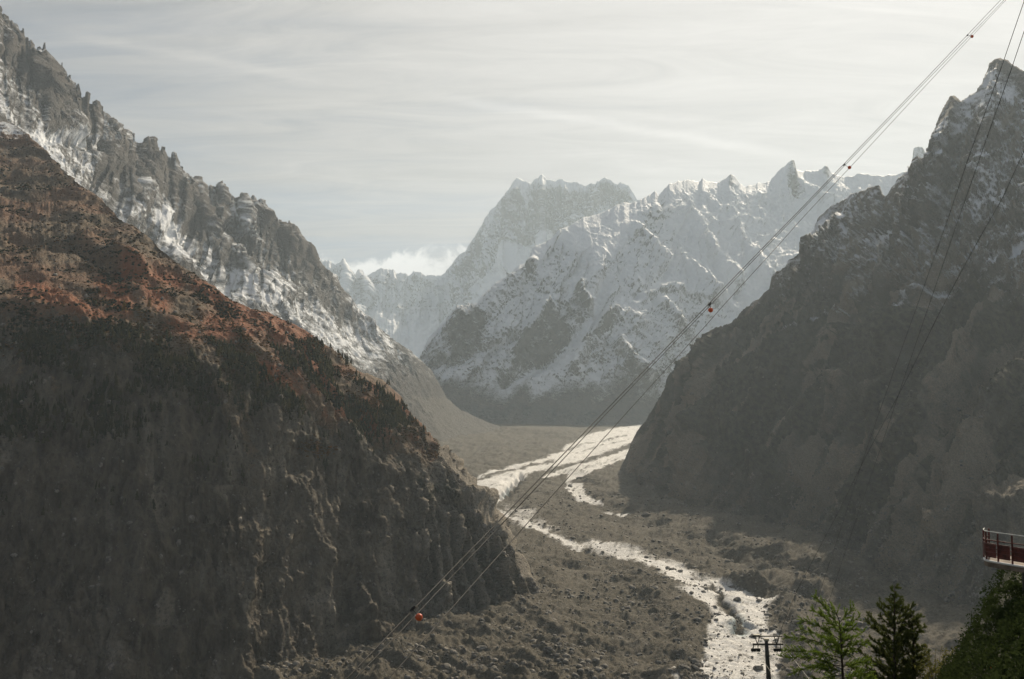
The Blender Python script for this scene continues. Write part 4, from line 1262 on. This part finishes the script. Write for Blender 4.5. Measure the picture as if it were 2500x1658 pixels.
# talus along the foot of the right-hand mountain
Xr, Yr = RT.PX, RT.PY
tal = spoly(Xr, Yr, [(1560, 1150), (1700, 1190), (1900, 1200), (2200, 1230), (2400, 1300), (2450, 1500), (2200, 1460), (2050, 1360), (1850, 1300), (1600, 1220)], 40) + .12 * spoly(Xr, Yr, [(1600, 1000), (1900, 900), (2450, 850), (2450, 1300), (1900, 1220), (1560, 1160)], 40)
idx, r2 = scatter_on(RT, tal, 5200, 51)
sz = np.clip(r2.pareto(2.4, (len(idx), 1)) * 1.1 + .7, .7, 4.5) * r2.uniform(.6, 1.3, (len(idx), 3))
o = mesh_obj('talus_stones', *merge(*ico(0, 44, .3, (1, .8, .8)), RT.flat(RT.P)[idx], sz, r2.uniform(0, 6.28, len(idx))), stone_m)
tag(o, 'talus of fallen grey stones along the foot of the shaded right mountain', 'talus', kind='stuff')
# the larger blocks, each its own piece of the valley floor
blocks = []
for k in range(6):
    tv, tf = ico(1, 70 + k, .2, (1, .85, .7))
    me = bpy.data.meshes.new('boulder')
    me.from_pydata([tuple(p) for p in tv], [], [tuple(map(int, f)) for f in tf])
    me.materials.append(stone_m)
    blocks.append(me)
d2 = dens * (FPY.ravel() > 1330)
spots = list(r_.choice(len(d2), 110, p=d2 / d2.sum()))
big = [(1175, 1578, 5.5), (1012, 1612, 4), (1090, 1640, 5), (1172, 1618, 4.5), (1579, 1262, 9), (1850, 1640, 5), (1700, 1620, 5), (1480, 1525, 5), (1655, 1560, 4.5), (1730, 1440, 4), (1628, 1385, 4.5), (1640, 1392, 4), (1660, 1398, 5), (1800, 1470, 5), (1600, 1440, 4), (1412, 1172, 9), (1392, 1188, 7)]
lst = [(q[i], float(np.clip(r_.pareto(3) * 1.2 + 1.8, 1.8, 4.2))) for i in spots]
for (px, py, s_) in big:
    i = np.argmin((FPX - px).ravel() ** 2 + (FPY - py).ravel() ** 2)
    lst.append((q[i], s_))
for k, (p, s_) in enumerate(lst):
    o = bpy.data.objects.new('boulder', blocks[k % 6])
    o.location = (p[0], p[1], p[2] + .15 * s_)
    o.scale = (s_, s_ * r_.uniform(.7, 1.1), s_ * r_.uniform(.6, 1.0))
    o.rotation_euler = (r_.uniform(-.3, .3), r_.uniform(-.3, .3), r_.uniform(0, 6.28))
    o.parent = floor_o
    col.objects.link(o)

# ============================================================ cables and their markers
steel = principled('cable_steel', (.022, .020, .017), .6, .3, .3, .1, 2)
rope_m = principled('haul_rope', (.018, .016, .013), .6, .2, .3, .1, 2)
pale_m = principled('pale_rope', (.50, .47, .38), .6, 0, .3, .1, 2)


def path(pts, n=70):
    """pixel way-points with distances -> a smooth hanging line in space"""
    P = np.array(pts, float)
    s_ = np.concatenate([[0], np.cumsum(np.hypot(np.diff(P[:, 0]), np.diff(P[:, 1])))])
    u = np.linspace(0, s_[-1], n)
    cx, cy = np.polyfit(s_, P[:, 0], 2), np.polyfit(s_, P[:, 1], 2)
    ex, ey = P[:, 0] - np.polyval(cx, s_), P[:, 1] - np.polyval(cy, s_)
    inv = np.interp(u, s_, 1 / P[:, 2])
    return at(np.polyval(cx, u) + .6 * np.interp(u, s_, ex), np.polyval(cy, u) + .6 * np.interp(u, s_, ey), 1 / inv)


def cable(pts, r, lab, grp, m_=steel):
    o = MB().tube(path(pts), r, 6).build('cable', m_, smooth=True)
    tag(o, lab, 'cable', grp)
    return o


G1 = 'cables of the ropeway crossing the valley'
cable([(700, 1812, 70), (846, 1657, 76), (978, 1520, 84), (1100, 1392, 93), (1222, 1267, 103), (1461, 1020, 125), (1675, 799, 148), (1793, 677, 163), (1961, 505, 187), (2061, 401, 202), (2260, 194, 233), (2385, 61, 255), (2560, -125, 295)],
      .054, 'dark cable, upper one of the close pair rising to the upper right', G1)
cable([(720, 1812, 70.5), (866, 1657, 76.5), (957, 1565, 82), (1087, 1425, 92), (1225, 1280, 103.2), (1470, 1020, 125.5), (1682, 799, 148.5), (1797, 680, 163.5), (1961, 509, 187.5), (2063, 404, 202.3), (2260, 200, 233), (2390, 64, 255), (2565, -118, 295)],
      .046, 'dark cable just beneath the uppermost one, crossing the whole view', G1)
cable([(800, 1822, 72), (949, 1657, 78), (1011, 1589, 82), (1062, 1532, 86), (1253, 1317, 103), (1520, 1020, 128), (1720, 799, 150), (1769, 742, 156), (1900, 599, 176), (1958, 531, 186), (2072, 412, 206), (2263, 206, 240), (2366, 96, 262), (2570, -120, 310)],
      .042, 'thin dark cable running lowest of the three across the snowy massif', G1)
G2 = 'cables descending steeply over the right mountain'
cable([(2520, -60, 60), (2438, 188, 68), (2400, 291, 72), (2365, 383, 76), (2327, 502, 81), (2258, 697, 91), (2197, 864, 102), (2147, 1002, 113), (2097, 1147, 127), (2067, 1247, 140), (2011, 1416, 170), (1998, 1454, 178), (1955, 1590, 215), (1925, 1700, 260)],
      .021, 'leftmost thin cable descending over the shaded right mountain', G2, rope_m)
cable([(2545, -60, 59), (2470, 170, 66), (2395, 380, 74), (2300, 654, 88), (2228, 864, 101), (2148, 1100, 121), (2098, 1241, 138), (2030, 1442, 172), (1995, 1560, 200), (1960, 1700, 250)],
      .021, 'middle thin cable descending over the shaded right mountain', G2, rope_m)
cable([(2560, 240, 48), (2500, 368, 51), (2453, 483, 55), (2384, 597, 59), (2327, 700, 64), (2289, 772, 68), (2212, 933, 77), (2178, 994, 82), (2109, 1121, 92), (2048, 1247, 104), (2003, 1328, 112), (1942, 1439, 126), (1908, 1530, 138), (1902, 1583, 142)],
      .018, 'rightmost thin cable slanting down to the steel pylon', G2, rope_m)
cable([(1846, 1588, 142), (1868, 1620, 120), (1893, 1658, 100), (1940, 1730, 80)], .018, 'short pale rope dropping from the pylon\'s left sheaves', 'pale ropes at the pylon', pale_m)
cable([(1912, 1580, 142), (1940, 1612, 118), (1965, 1645, 100), (2020, 1720, 78)], .018, 'short pale rope dropping from the pylon\'s right sheaves past the larch', 'pale ropes at the pylon', pale_m)

orange = principled('marker_orange', (.80, .13, .035), .45, 0, .4, .12, 3)
dark_m = principled('clamp_iron', (.03, .028, .026), .6, .5, .3, .1, 3)


def marker(px, py, bx, by, d, r, lab):
    a, b_ = at(px, py, d), at(bx, by, d)
    t_ = empty('cable_marker', tuple(a))
    tag(t_, lab, 'cable marker', 'orange warning markers on the ropeway cables')
    tv, tf = ico(2, 1, 0.0)
    c = b_ - a
    mb = MB().add(tv * r + c, [tuple(map(int, f)) for f in tf])
    mb.tube([c + (-r * 1.005, 0, 0), c + (-r * .9, 0, 0)], r * .3, 8)
    mb.build('ball', orange, t_, True)
    ax = np.array([.68, .3, .70])
    ax /= np.linalg.norm(ax)
    MB().tube([-ax * r * .9, -ax * r * .3, ax * r * .3, ax * r * .9], [r * .28, r * .42, r * .42, r * .28], 8).build('clamp', dark_m, t_)
    MB().tube([np.zeros(3), c * .5, c], r * .10, 6).build('hanger', dark_m, t_)


marker(1007, 1487, 1023, 1507, 86, .30, 'large orange ball marker hanging low before the dark cliff')
marker(1733, 742, 1735, 757, 155, .36, 'orange ball marker hung on the cables in front of the snowy massif')
marker(2061, 402, 2074, 409, 202, .34, 'faded orange marker on the cables just above the skyline ridge')
marker(2362, 86, 2373, 89, 250, .38, 'highest orange marker on the cables, near the top right corner')

# ============================================================ ropeway pylon
galv = principled('weathered_steel', (.085, .078, .068), .65, .4, .35, .25, 2.5, .2, 30)
cream = principled('cream_paint', (.55, .50, .38), .6, 0, .3, .15, 4)
rub = principled('sheave_rubber', (.035, .033, .03), .7, 0, .3, .2, 6)
pb = at(1879, 1760, 142)
pt = empty('ropeway_pylon', tuple(pb))
tag(pt, 'rusty steel ropeway pylon with a double crossarm above the glacier', 'pylon')
L_ = lambda px, py, dd=0.0: at(px, py, 142 + dd) - pb
MB().tube([L_(1879, 1775), L_(1877, 1657), L_(1873, 1600), L_(1871, 1566)], [.36, .31, .26, .23], 10).build('mast', galv, pt, True)
MB().box(L_(1871, 1562), (.30, 0, 0), (0, .25, 0), (0, 0, .14)).build('mast_cap', cream, pt)
c0, c1 = L_(1838, 1573), L_(1912, 1573)
MB().box((c0 + c1) / 2, (c1 - c0) / 2, (0, .12, 0), (0, 0, .11)).build('lower_crossarm', galv, pt)
c0, c1 = L_(1834, 1553.5), L_(1909, 1553.5)
MB().box((c0 + c1) / 2, (c1 - c0) / 2, (0, .10, 0), (0, 0, .065)).build('upper_crossarm', galv, pt)
for xm in (1849, 1896):
    for s_ in (-6, 6):
        MB().tube([L_(xm, 1573), L_(xm + s_, 1554)], .055, 6).build('strut', galv, pt)
MB().box(L_(1847, 1550), (.42, 0, 0), (0, .3, 0), (0, 0, .06)).build('work_platform', cream, pt)
for xm in (1845, 1900):
    hang = MB()
    hang.tube([L_(xm - 5, 1574), L_(xm - 6, 1586)], .05, 6).tube([L_(xm + 5, 1574), L_(xm + 6, 1586)], .05, 6)
    hang.box(L_(xm, 1584), (.62, 0, 0), (0, .06, 0), (0, 0, .05))
    hg = hang.build('sheave_assembly', galv, pt)
    for sx in (-8, -2.7, 2.7, 8):
        c = L_(xm + sx, 1587.5)
        wv = MB().tube([c + (0, -.09, 0), c + (0, -.04, 0), c + (0, .04, 0), c + (0, .09, 0)], [.20, .16, .16, .20], 12)
        wv.build('sheave', rub, hg)
for k in range(12):
    zc = L_(1873 + k * .4, 1605 + k * 12)
    MB().box(zc + np.array([0, -.34, 0]), (.22, 0, 0), (0, .02, 0), (0, 0, .02)).build('rung', galv, pt)

# ============================================================ near trees
def needles(pos, dirs, ln, wd, per, seed, spread=.9):
    """tufts of narrow triangular needles; every tuft points roughly along its twig"""
    r_ = np.random.default_rng(seed)
    n = len(pos)
    P = np.repeat(pos, per, 0)
    Dd = np.repeat(dirs, per, 0) + r_.normal(0, spread, (n * per, 3))
    Dd /= np.linalg.norm(Dd, axis=1)[:, None] + 1e-9
    S_ = np.cross(Dd, r_.normal(0, 1, (n * per, 3)))
    S_ /= np.linalg.norm(S_, axis=1)[:, None] + 1e-9
    l_ = ln * r_.uniform(.6, 1.3, (n * per, 1))
    V = np.stack([P - S_ * wd, P + S_ * wd, P + Dd * l_], 1).reshape(-1, 3)
    return V, np.arange(len(V)).reshape(-1, 3)


def bough(a, b, lift, n=9):
    t_ = np.linspace(0, 1, n)[:, None]
    p = a + (b - a) * t_
    p[:, 2] += lift * np.sin(t_[:, 0] * math.pi) * np.linalg.norm(b - a)
    return p


def conifer(name, lab, base, trunks, boughs, leaf, ln, wd, per, seed, tw_n, tw_len, step_, grp=None):
    r_ = np.random.default_rng(seed)
    t_ = empty(name, tuple(base))
    tag(t_, lab, 'tree', grp)
    tm = MB()
    for pts, rad in trunks:
        tm.tube(pts - base, rad, 8)
    tm.build('trunk', bark_m, t_, True)
    wood_, pos, dr = MB(), [], []
    for (a, b, lift) in boughs:
        p = bough(a - base, b - base, lift)
        L = np.linalg.norm(b - a)
        p[1:] += r_.normal(0, .012 * L, (len(p) - 1, 3))
        wood_.tube(p, np.linspace(.018, .004, len(p)), 4)
        m_ = max(3, int(tw_n * L))
        for k in range(m_):
            f = r_.uniform(.12, 1.0)
            i = min(int(f * (len(p) - 1)), len(p) - 2)
            q0 = p[i] + (p[i + 1] - p[i]) * (f * (len(p) - 1) - i)
            ax = (p[i + 1] - p[i]) / np.linalg.norm(p[i + 1] - p[i])
            sd_ = np.cross(ax, r_.normal(0, 1, 3))
            sd_ /= np.linalg.norm(sd_) + 1e-9
            dd = ax * .75 + sd_ * .7 + np.array([0, 0, .1])
            dd /= np.linalg.norm(dd)
            l_ = tw_len * (1.15 - .65 * f) * r_.uniform(.5, 1.3)
            q1 = q0 + dd * l_
            if l_ > .12:
                wood_.tube([q0, (q0 + q1) / 2, q1], [.006, .004, .002], 3)
            for u in np.arange(.1, 1.01, step_ / max(l_, step_)):
                pos.append(q0 + (q1 - q0) * u)
                dr.append(dd)
        for u in np.arange(.15, 1.01, step_ / L):
            i = min(int(u * (len(p) - 1)), len(p) - 2)
            pos.append(p[i] + (p[i + 1] - p[i]) * (u * (len(p) - 1) - i))
            dr.append(p[i + 1] - p[i])
    wood_.build('branches', bark_m, t_)
    V, Fc = needles(np.array(pos), np.array(dr) / (np.linalg.norm(dr, axis=1)[:, None] + 1e-9), ln, wd, per, seed + 1)
    mesh_obj('crown', V, Fc, leaf, t_)
    return t_


larch_m = leafmat('larch_needles', (.075, .12, .018), (.17, .24, .04), 2.0, .5)
pine_m = leafmat('pine_needles', (.042, .058, .016), (.115, .135, .036), 1.6, .4)
DL = 45.0
r_ = np.random.default_rng(12)
A_ = lambda px, py, dd=0.0: at(px, py, DL + dd)
stem = np.stack([A_(2061, 1775), A_(2058, 1657), A_(2055, 1600), A_(2052, 1545), A_(2049, 1515), A_(2040, 1492)])
bl = [((2051, 1532), (1988, 1453), 0, .02), ((2051, 1545), (1984, 1488), .4, .06), ((2050, 1520), (2086, 1478), .2, -.02), ((2052, 1535), (2100, 1503), -.3, -.06), ((2045, 1505), (2030, 1478), .1, 0),
      ((2052, 1562), (1947, 1512), -.3, .05), ((2052, 1572), (1952, 1538), .5, .03), ((2053, 1592), (1921, 1553), 0, .05), ((2053, 1606), (1910, 1588), .6, .04), ((2054, 1632), (1907, 1604), -.6, .06),
      ((2055, 1626), (1925, 1648), .1, .08), ((2053, 1565), (2108, 1542), .4, -.05), ((2054, 1595), (2118, 1568), -.5, -.05), ((2055, 1625), (2124, 1606), .3, -.04), ((2056, 1655), (2130, 1640), -.3, -.04),
      ((2056, 1650), (1950, 1680), -.5, .06), ((2053, 1585), (2020, 1560), -1.3, 0), ((2053, 1600), (2085, 1588), -1.2, 0), ((2052, 1550), (2070, 1520), -.9, 0), ((2052, 1580), (2000, 1550), 1.3, 0), ((2055, 1640), (1985, 1630), -1.1, .04), ((2055, 1660), (2000, 1665), .9, .04)]
boughs = [(A_(*a), A_(b[0], b[1], dd), lf) for a, b, dd, lf in bl]
for k in range(16):
    y_ = r_.uniform(1530, 1740)
    th = r_.uniform(0, 6.28)
    ln_ = .5 + (y_ - 1500) / 240 * 1.2
    a = A_(2053 + (y_ - 1540) * .03, y_)
    boughs.append((a, a + np.array([math.cos(th) * ln_, math.sin(th) * ln_, ln_ * .25]), .04))
conifer('larch_tree', 'bright green feathery larch with upswept branches at the lower right', A_(2061, 1775),
        [(stem, np.array([.07, .055, .045, .032, .02, .008]))], boughs, larch_m, .075, .011, 10, 3, 14, .42, .045)

DP = 50.0
B_ = lambda px, py, dd=0.0: at(px, py, DP + dd)
s1_ = np.stack([B_(2186, 1790), B_(2185, 1657), B_(2184, 1560), B_(2184, 1480), B_(2185, 1428)])
s2_ = np.stack([B_(2234, 1790), B_(2233, 1657), B_(2230, 1560), B_(2226, 1492)])
boughs = []
for k in range(62):
    y_ = 1436 + (k / 62) ** .8 * 270
    th = k * 2.4 + r_.uniform(-.3, .3)
    ln_ = np.interp(y_, [1430, 1480, 1500, 1560, 1640, 1700], [.16, .34, .75, 1.25, 1.6, 1.8]) * r_.uniform(.7, 1.15)
    a = B_(2184.5, y_)
    boughs.append((a, a + np.array([math.cos(th) * ln_, math.sin(th) * ln_, ln_ * r_.uniform(.35, .8)]), -.06))
for k in range(34):
    y_ = 1498 + (k / 34) * 190
    th = k * 2.4 + 1
    ln_ = np.interp(y_, [1495, 1540, 1650, 1700], [.2, .38, .75, .9]) * r_.uniform(.7, 1.15)
    a = B_(2229, y_)
    boughs.append((a, a + np.array([math.cos(th) * ln_, math.sin(th) * ln_, ln_ * r_.uniform(.35, .8)]), -.06))
conifer('pine_tree', 'dark green bushy pine with twin tops right of the larch', B_(2186, 1790),
        [(s1_, np.array([.11, .09, .06, .03, .01])), (s2_, np.array([.09, .07, .045, .01]))], boughs, pine_m, .10, .014, 14, 5, 12, .30, .05)

# ============================================================ undergrowth on the near slope
def leaf_cloud(pts, size, seed, flat=.5):
    r_ = np.random.default_rng(seed)
    n = len(pts)
    a = r_.normal(0, 1, (n, 3))
    a /= np.linalg.norm(a, axis=1)[:, None]
    b = np.cross(a, r_.normal(0, 1, (n, 3)))
    b /= np.linalg.norm(b, axis=1)[:, None] + 1e-9
    s_ = size * r_.uniform(.6, 1.4, (n, 1))
    V = np.stack([pts - a * s_, pts + b * s_ * flat, pts + a * s_, pts - b * s_ * flat], 1).reshape(-1, 3)
    return V, np.arange(len(V)).reshape(-1, 4)


r_ = np.random.default_rng(77)
fv = np.empty(len(fore_o.data.vertices) * 3)
fore_o.data.vertices.foreach_get('co', fv)
fv = fv.reshape(-1, 3)
rat = fv[:, 0] / fv[:, 1]
ok = np.where((fv[:, 1] > 20) & (fv[:, 1] < 60) & (rat > .375) & (rat < .56))[0]
seeds = fv[r_.choice(ok, 640)]
pts = []
for s_ in seeds:
    n = 110
    rad = r_.uniform(.2, .5)
    u = r_.normal(0, 1, (n, 3))
    u /= np.linalg.norm(u, axis=1)[:, None]
    pts.append(s_ + np.array([0, 0, .12]) + u * np.array([rad, rad, rad * 1.1]) * r_.uniform(.3, 1, (n, 1)) ** .5)
bush_m = leafmat('undergrowth', (.014, .022, .008), (.045, .062, .020), 1.4, .25)
o = mesh_obj('undergrowth', *leaf_cloud(np.concatenate(pts), .055, 4), bush_m)
tag(o, 'dense dark green undergrowth covering the bank below the terrace', 'undergrowth', kind='stuff')


def shrub(name, lab, px, py, d, hgt_, rad, nst, leaf, lsize, seed):
    r_ = np.random.default_rng(seed)
    b_ = at(px, py, d)
    t_ = empty(name, tuple(b_))
    tag(t_, lab, 'shrub')
    st_, ps = MB(), []
    for k in range(nst):
        th = r_.uniform(0, 6.28)
        e = np.array([math.cos(th) * rad * r_.uniform(.3, 1), math.sin(th) * rad * r_.uniform(.3, 1), hgt_ * r_.uniform(.6, 1)])
        p = bough(np.zeros(3), e, .1, 6)
        st_.tube(p, np.linspace(.012, .003, 6), 4)
        for u in r_.uniform(.25, 1, 42):
            i = min(int(u * 5), 4)
            ps.append(p[i] + (p[i + 1] - p[i]) * (u * 5 - i) + r_.normal(0, .05, 3))
    st_.build('stems', bark_m, t_)
    mesh_obj('leaves', *leaf_cloud(np.array(ps), lsize, seed), leaf, t_)


olive = leafmat('olive_leaves', (.075, .085, .022), (.16, .15, .04), 3, .4)
amber = leafmat('amber_leaves', (.30, .085, .015), (.48, .22, .03), 5, .4)
yellow = leafmat('yellow_leaves', (.52, .32, .03), (.66, .48, .06), 5, .4)
shrub('olive_shrub', 'yellowish green shrub between the pine and the dark bank', 2285, 1705, 42, 2.0, 1.0, 34, olive, .035, 21)
shrub('amber_shrub', 'small plant with orange and red leaves at the bottom right', 2452, 1652, 27, .34, .32, 12, amber, .024, 22)
shrub('yellow_shrub', 'tiny yellow-leaved plant cut by the right edge of the picture', 2503, 1632, 27, .26, .2, 8, yellow, .026, 23)

# ============================================================ viewing terrace
rust = principled('rust_red_paint', (.12, .030, .020), .6, .1, .35, .3, 5, .2, 30)
white = principled('white_edge', (.78, .75, .70), .5, 0, .35, .08, 4)
deck_m = principled('terrace_boards', (.20, .15, .11), .8, 0, .3, .25, 3, .3, 20)
ZD = -4.78


def on_z(px, py, z=ZD):
    r0 = ray(px, py)
    return r0 * (z / r0[..., 2])


plan = [on_z(2418, 1359.5), on_z(2407, 1361), on_z(2402.5, 1364), on_z(2404, 1368), on_z(2412, 1371), on_z(2440, 1376), on_z(2500, 1386), on_z(2640, 1410)]
back_ = [on_z(2640, 1352), on_z(2500, 1355)]
org = plan[3].copy()
tt = empty('viewing_terrace', tuple(org))
tag(tt, 'small terrace with white edge and rust-red railing jutting in at the right edge', 'terrace')
loc = [p - org for p in plan + back_]
n = len(loc)
mb = MB()
mb.add([p for p in loc] + [p + (0, 0, -.16) for p in loc], [tuple(range(n)), tuple(range(2 * n - 1, n - 1, -1))] + [(k, n + k, n + (k + 1) % n, (k + 1) % n) for k in range(n)])
mb.build('deck', deck_m, tt)
edge_p = [p + np.array([0, 0, .02]) for p in loc[:8]]
MB().tube(edge_p, .035, 6).build('edge_band', white, tt, True)
# uprights along the edge, rails between them
run = np.array(edge_p)
sl = np.concatenate([[0], np.cumsum(np.linalg.norm(np.diff(run, axis=0), axis=1))])
S_at = lambda u: np.array([np.interp(u, sl, run[:, j]) for j in range(3)])
us = np.arange(.05, sl[-1], .55)
for u in us:
    p = S_at(u)
    MB().box(p + (0, 0, .45), (0, 0, .45), (.022, 0, 0), (0, .022, 0)).build('railing_post', rust, tt)
for hz, rr_ in ((.16, .014), (.28, .014), (.40, .014), (.52, .014), (.66, .02)):
    MB().tube([S_at(u) + (0, 0, hz) for u in np.linspace(.03, sl[-1], 40)], rr_, 6).build('rail', rust, tt, True)
for a, b in zip(us[:-1], us[1:]):
    pa, pb_ = S_at(a + .06), S_at(b - .06)
    mid_, half = (pa + pb_) / 2 + (0, .05, .34), (pb_ - pa) / 2
    nrm = np.cross(half, (0, 0, 1))
    nrm /= np.linalg.norm(nrm)
    MB().box(mid_, half, nrm * .008, (0, 0, .22)).build('panel', rust, tt)
MB().tube([S_at(u) + (0, 0, .93) for u in np.linspace(.35, sl[-1], 40)], .012, 6).build('top_wire', white, tt, True)
for u in (2.3, 3.6):
    p = S_at(min(u, sl[-1])) + np.array([.9, 1.2, 0])
    MB().tube([p + (0, 0, -.15), p + (0, 0, -3.2)], .09, 8).build('support', galv, tt)


# ============================================================ haze
def build_haze():
    x, y0, y1, z0, z1 = 13500, -900, 14400, -900, 2750
    v = [(-x, y0, z0), (x, y0, z0), (x, y1, z0), (-x, y1, z0), (-x, y0, z1), (x, y0, z1), (x, y1, z1), (-x, y1, z1)]
    f = [(0, 3, 2, 1), (4, 5, 6, 7), (0, 1, 5, 4), (1, 2, 6, 5), (2, 3, 7, 6), (3, 0, 4, 7)]
    m_ = bpy.data.materials.new('haze')
    m_.use_nodes = True
    t = NT(m_.node_tree)
    pv = t.n('ShaderNodeVolumePrincipled')
    pv.inputs['Color'].default_value = (.76, .895, 1.0, 1)
    pv.inputs['Density'].default_value = 4.9e-5
    pv.inputs['Anisotropy'].default_value = .35
    t.put(t.n('ShaderNodeOutputMaterial').inputs[1], pv.outputs[0])
    o = mesh_obj('haze', v, f, m_)
    tag(o, 'thin pale haze hanging in the valley air', 'haze', kind='stuff')


build_haze()
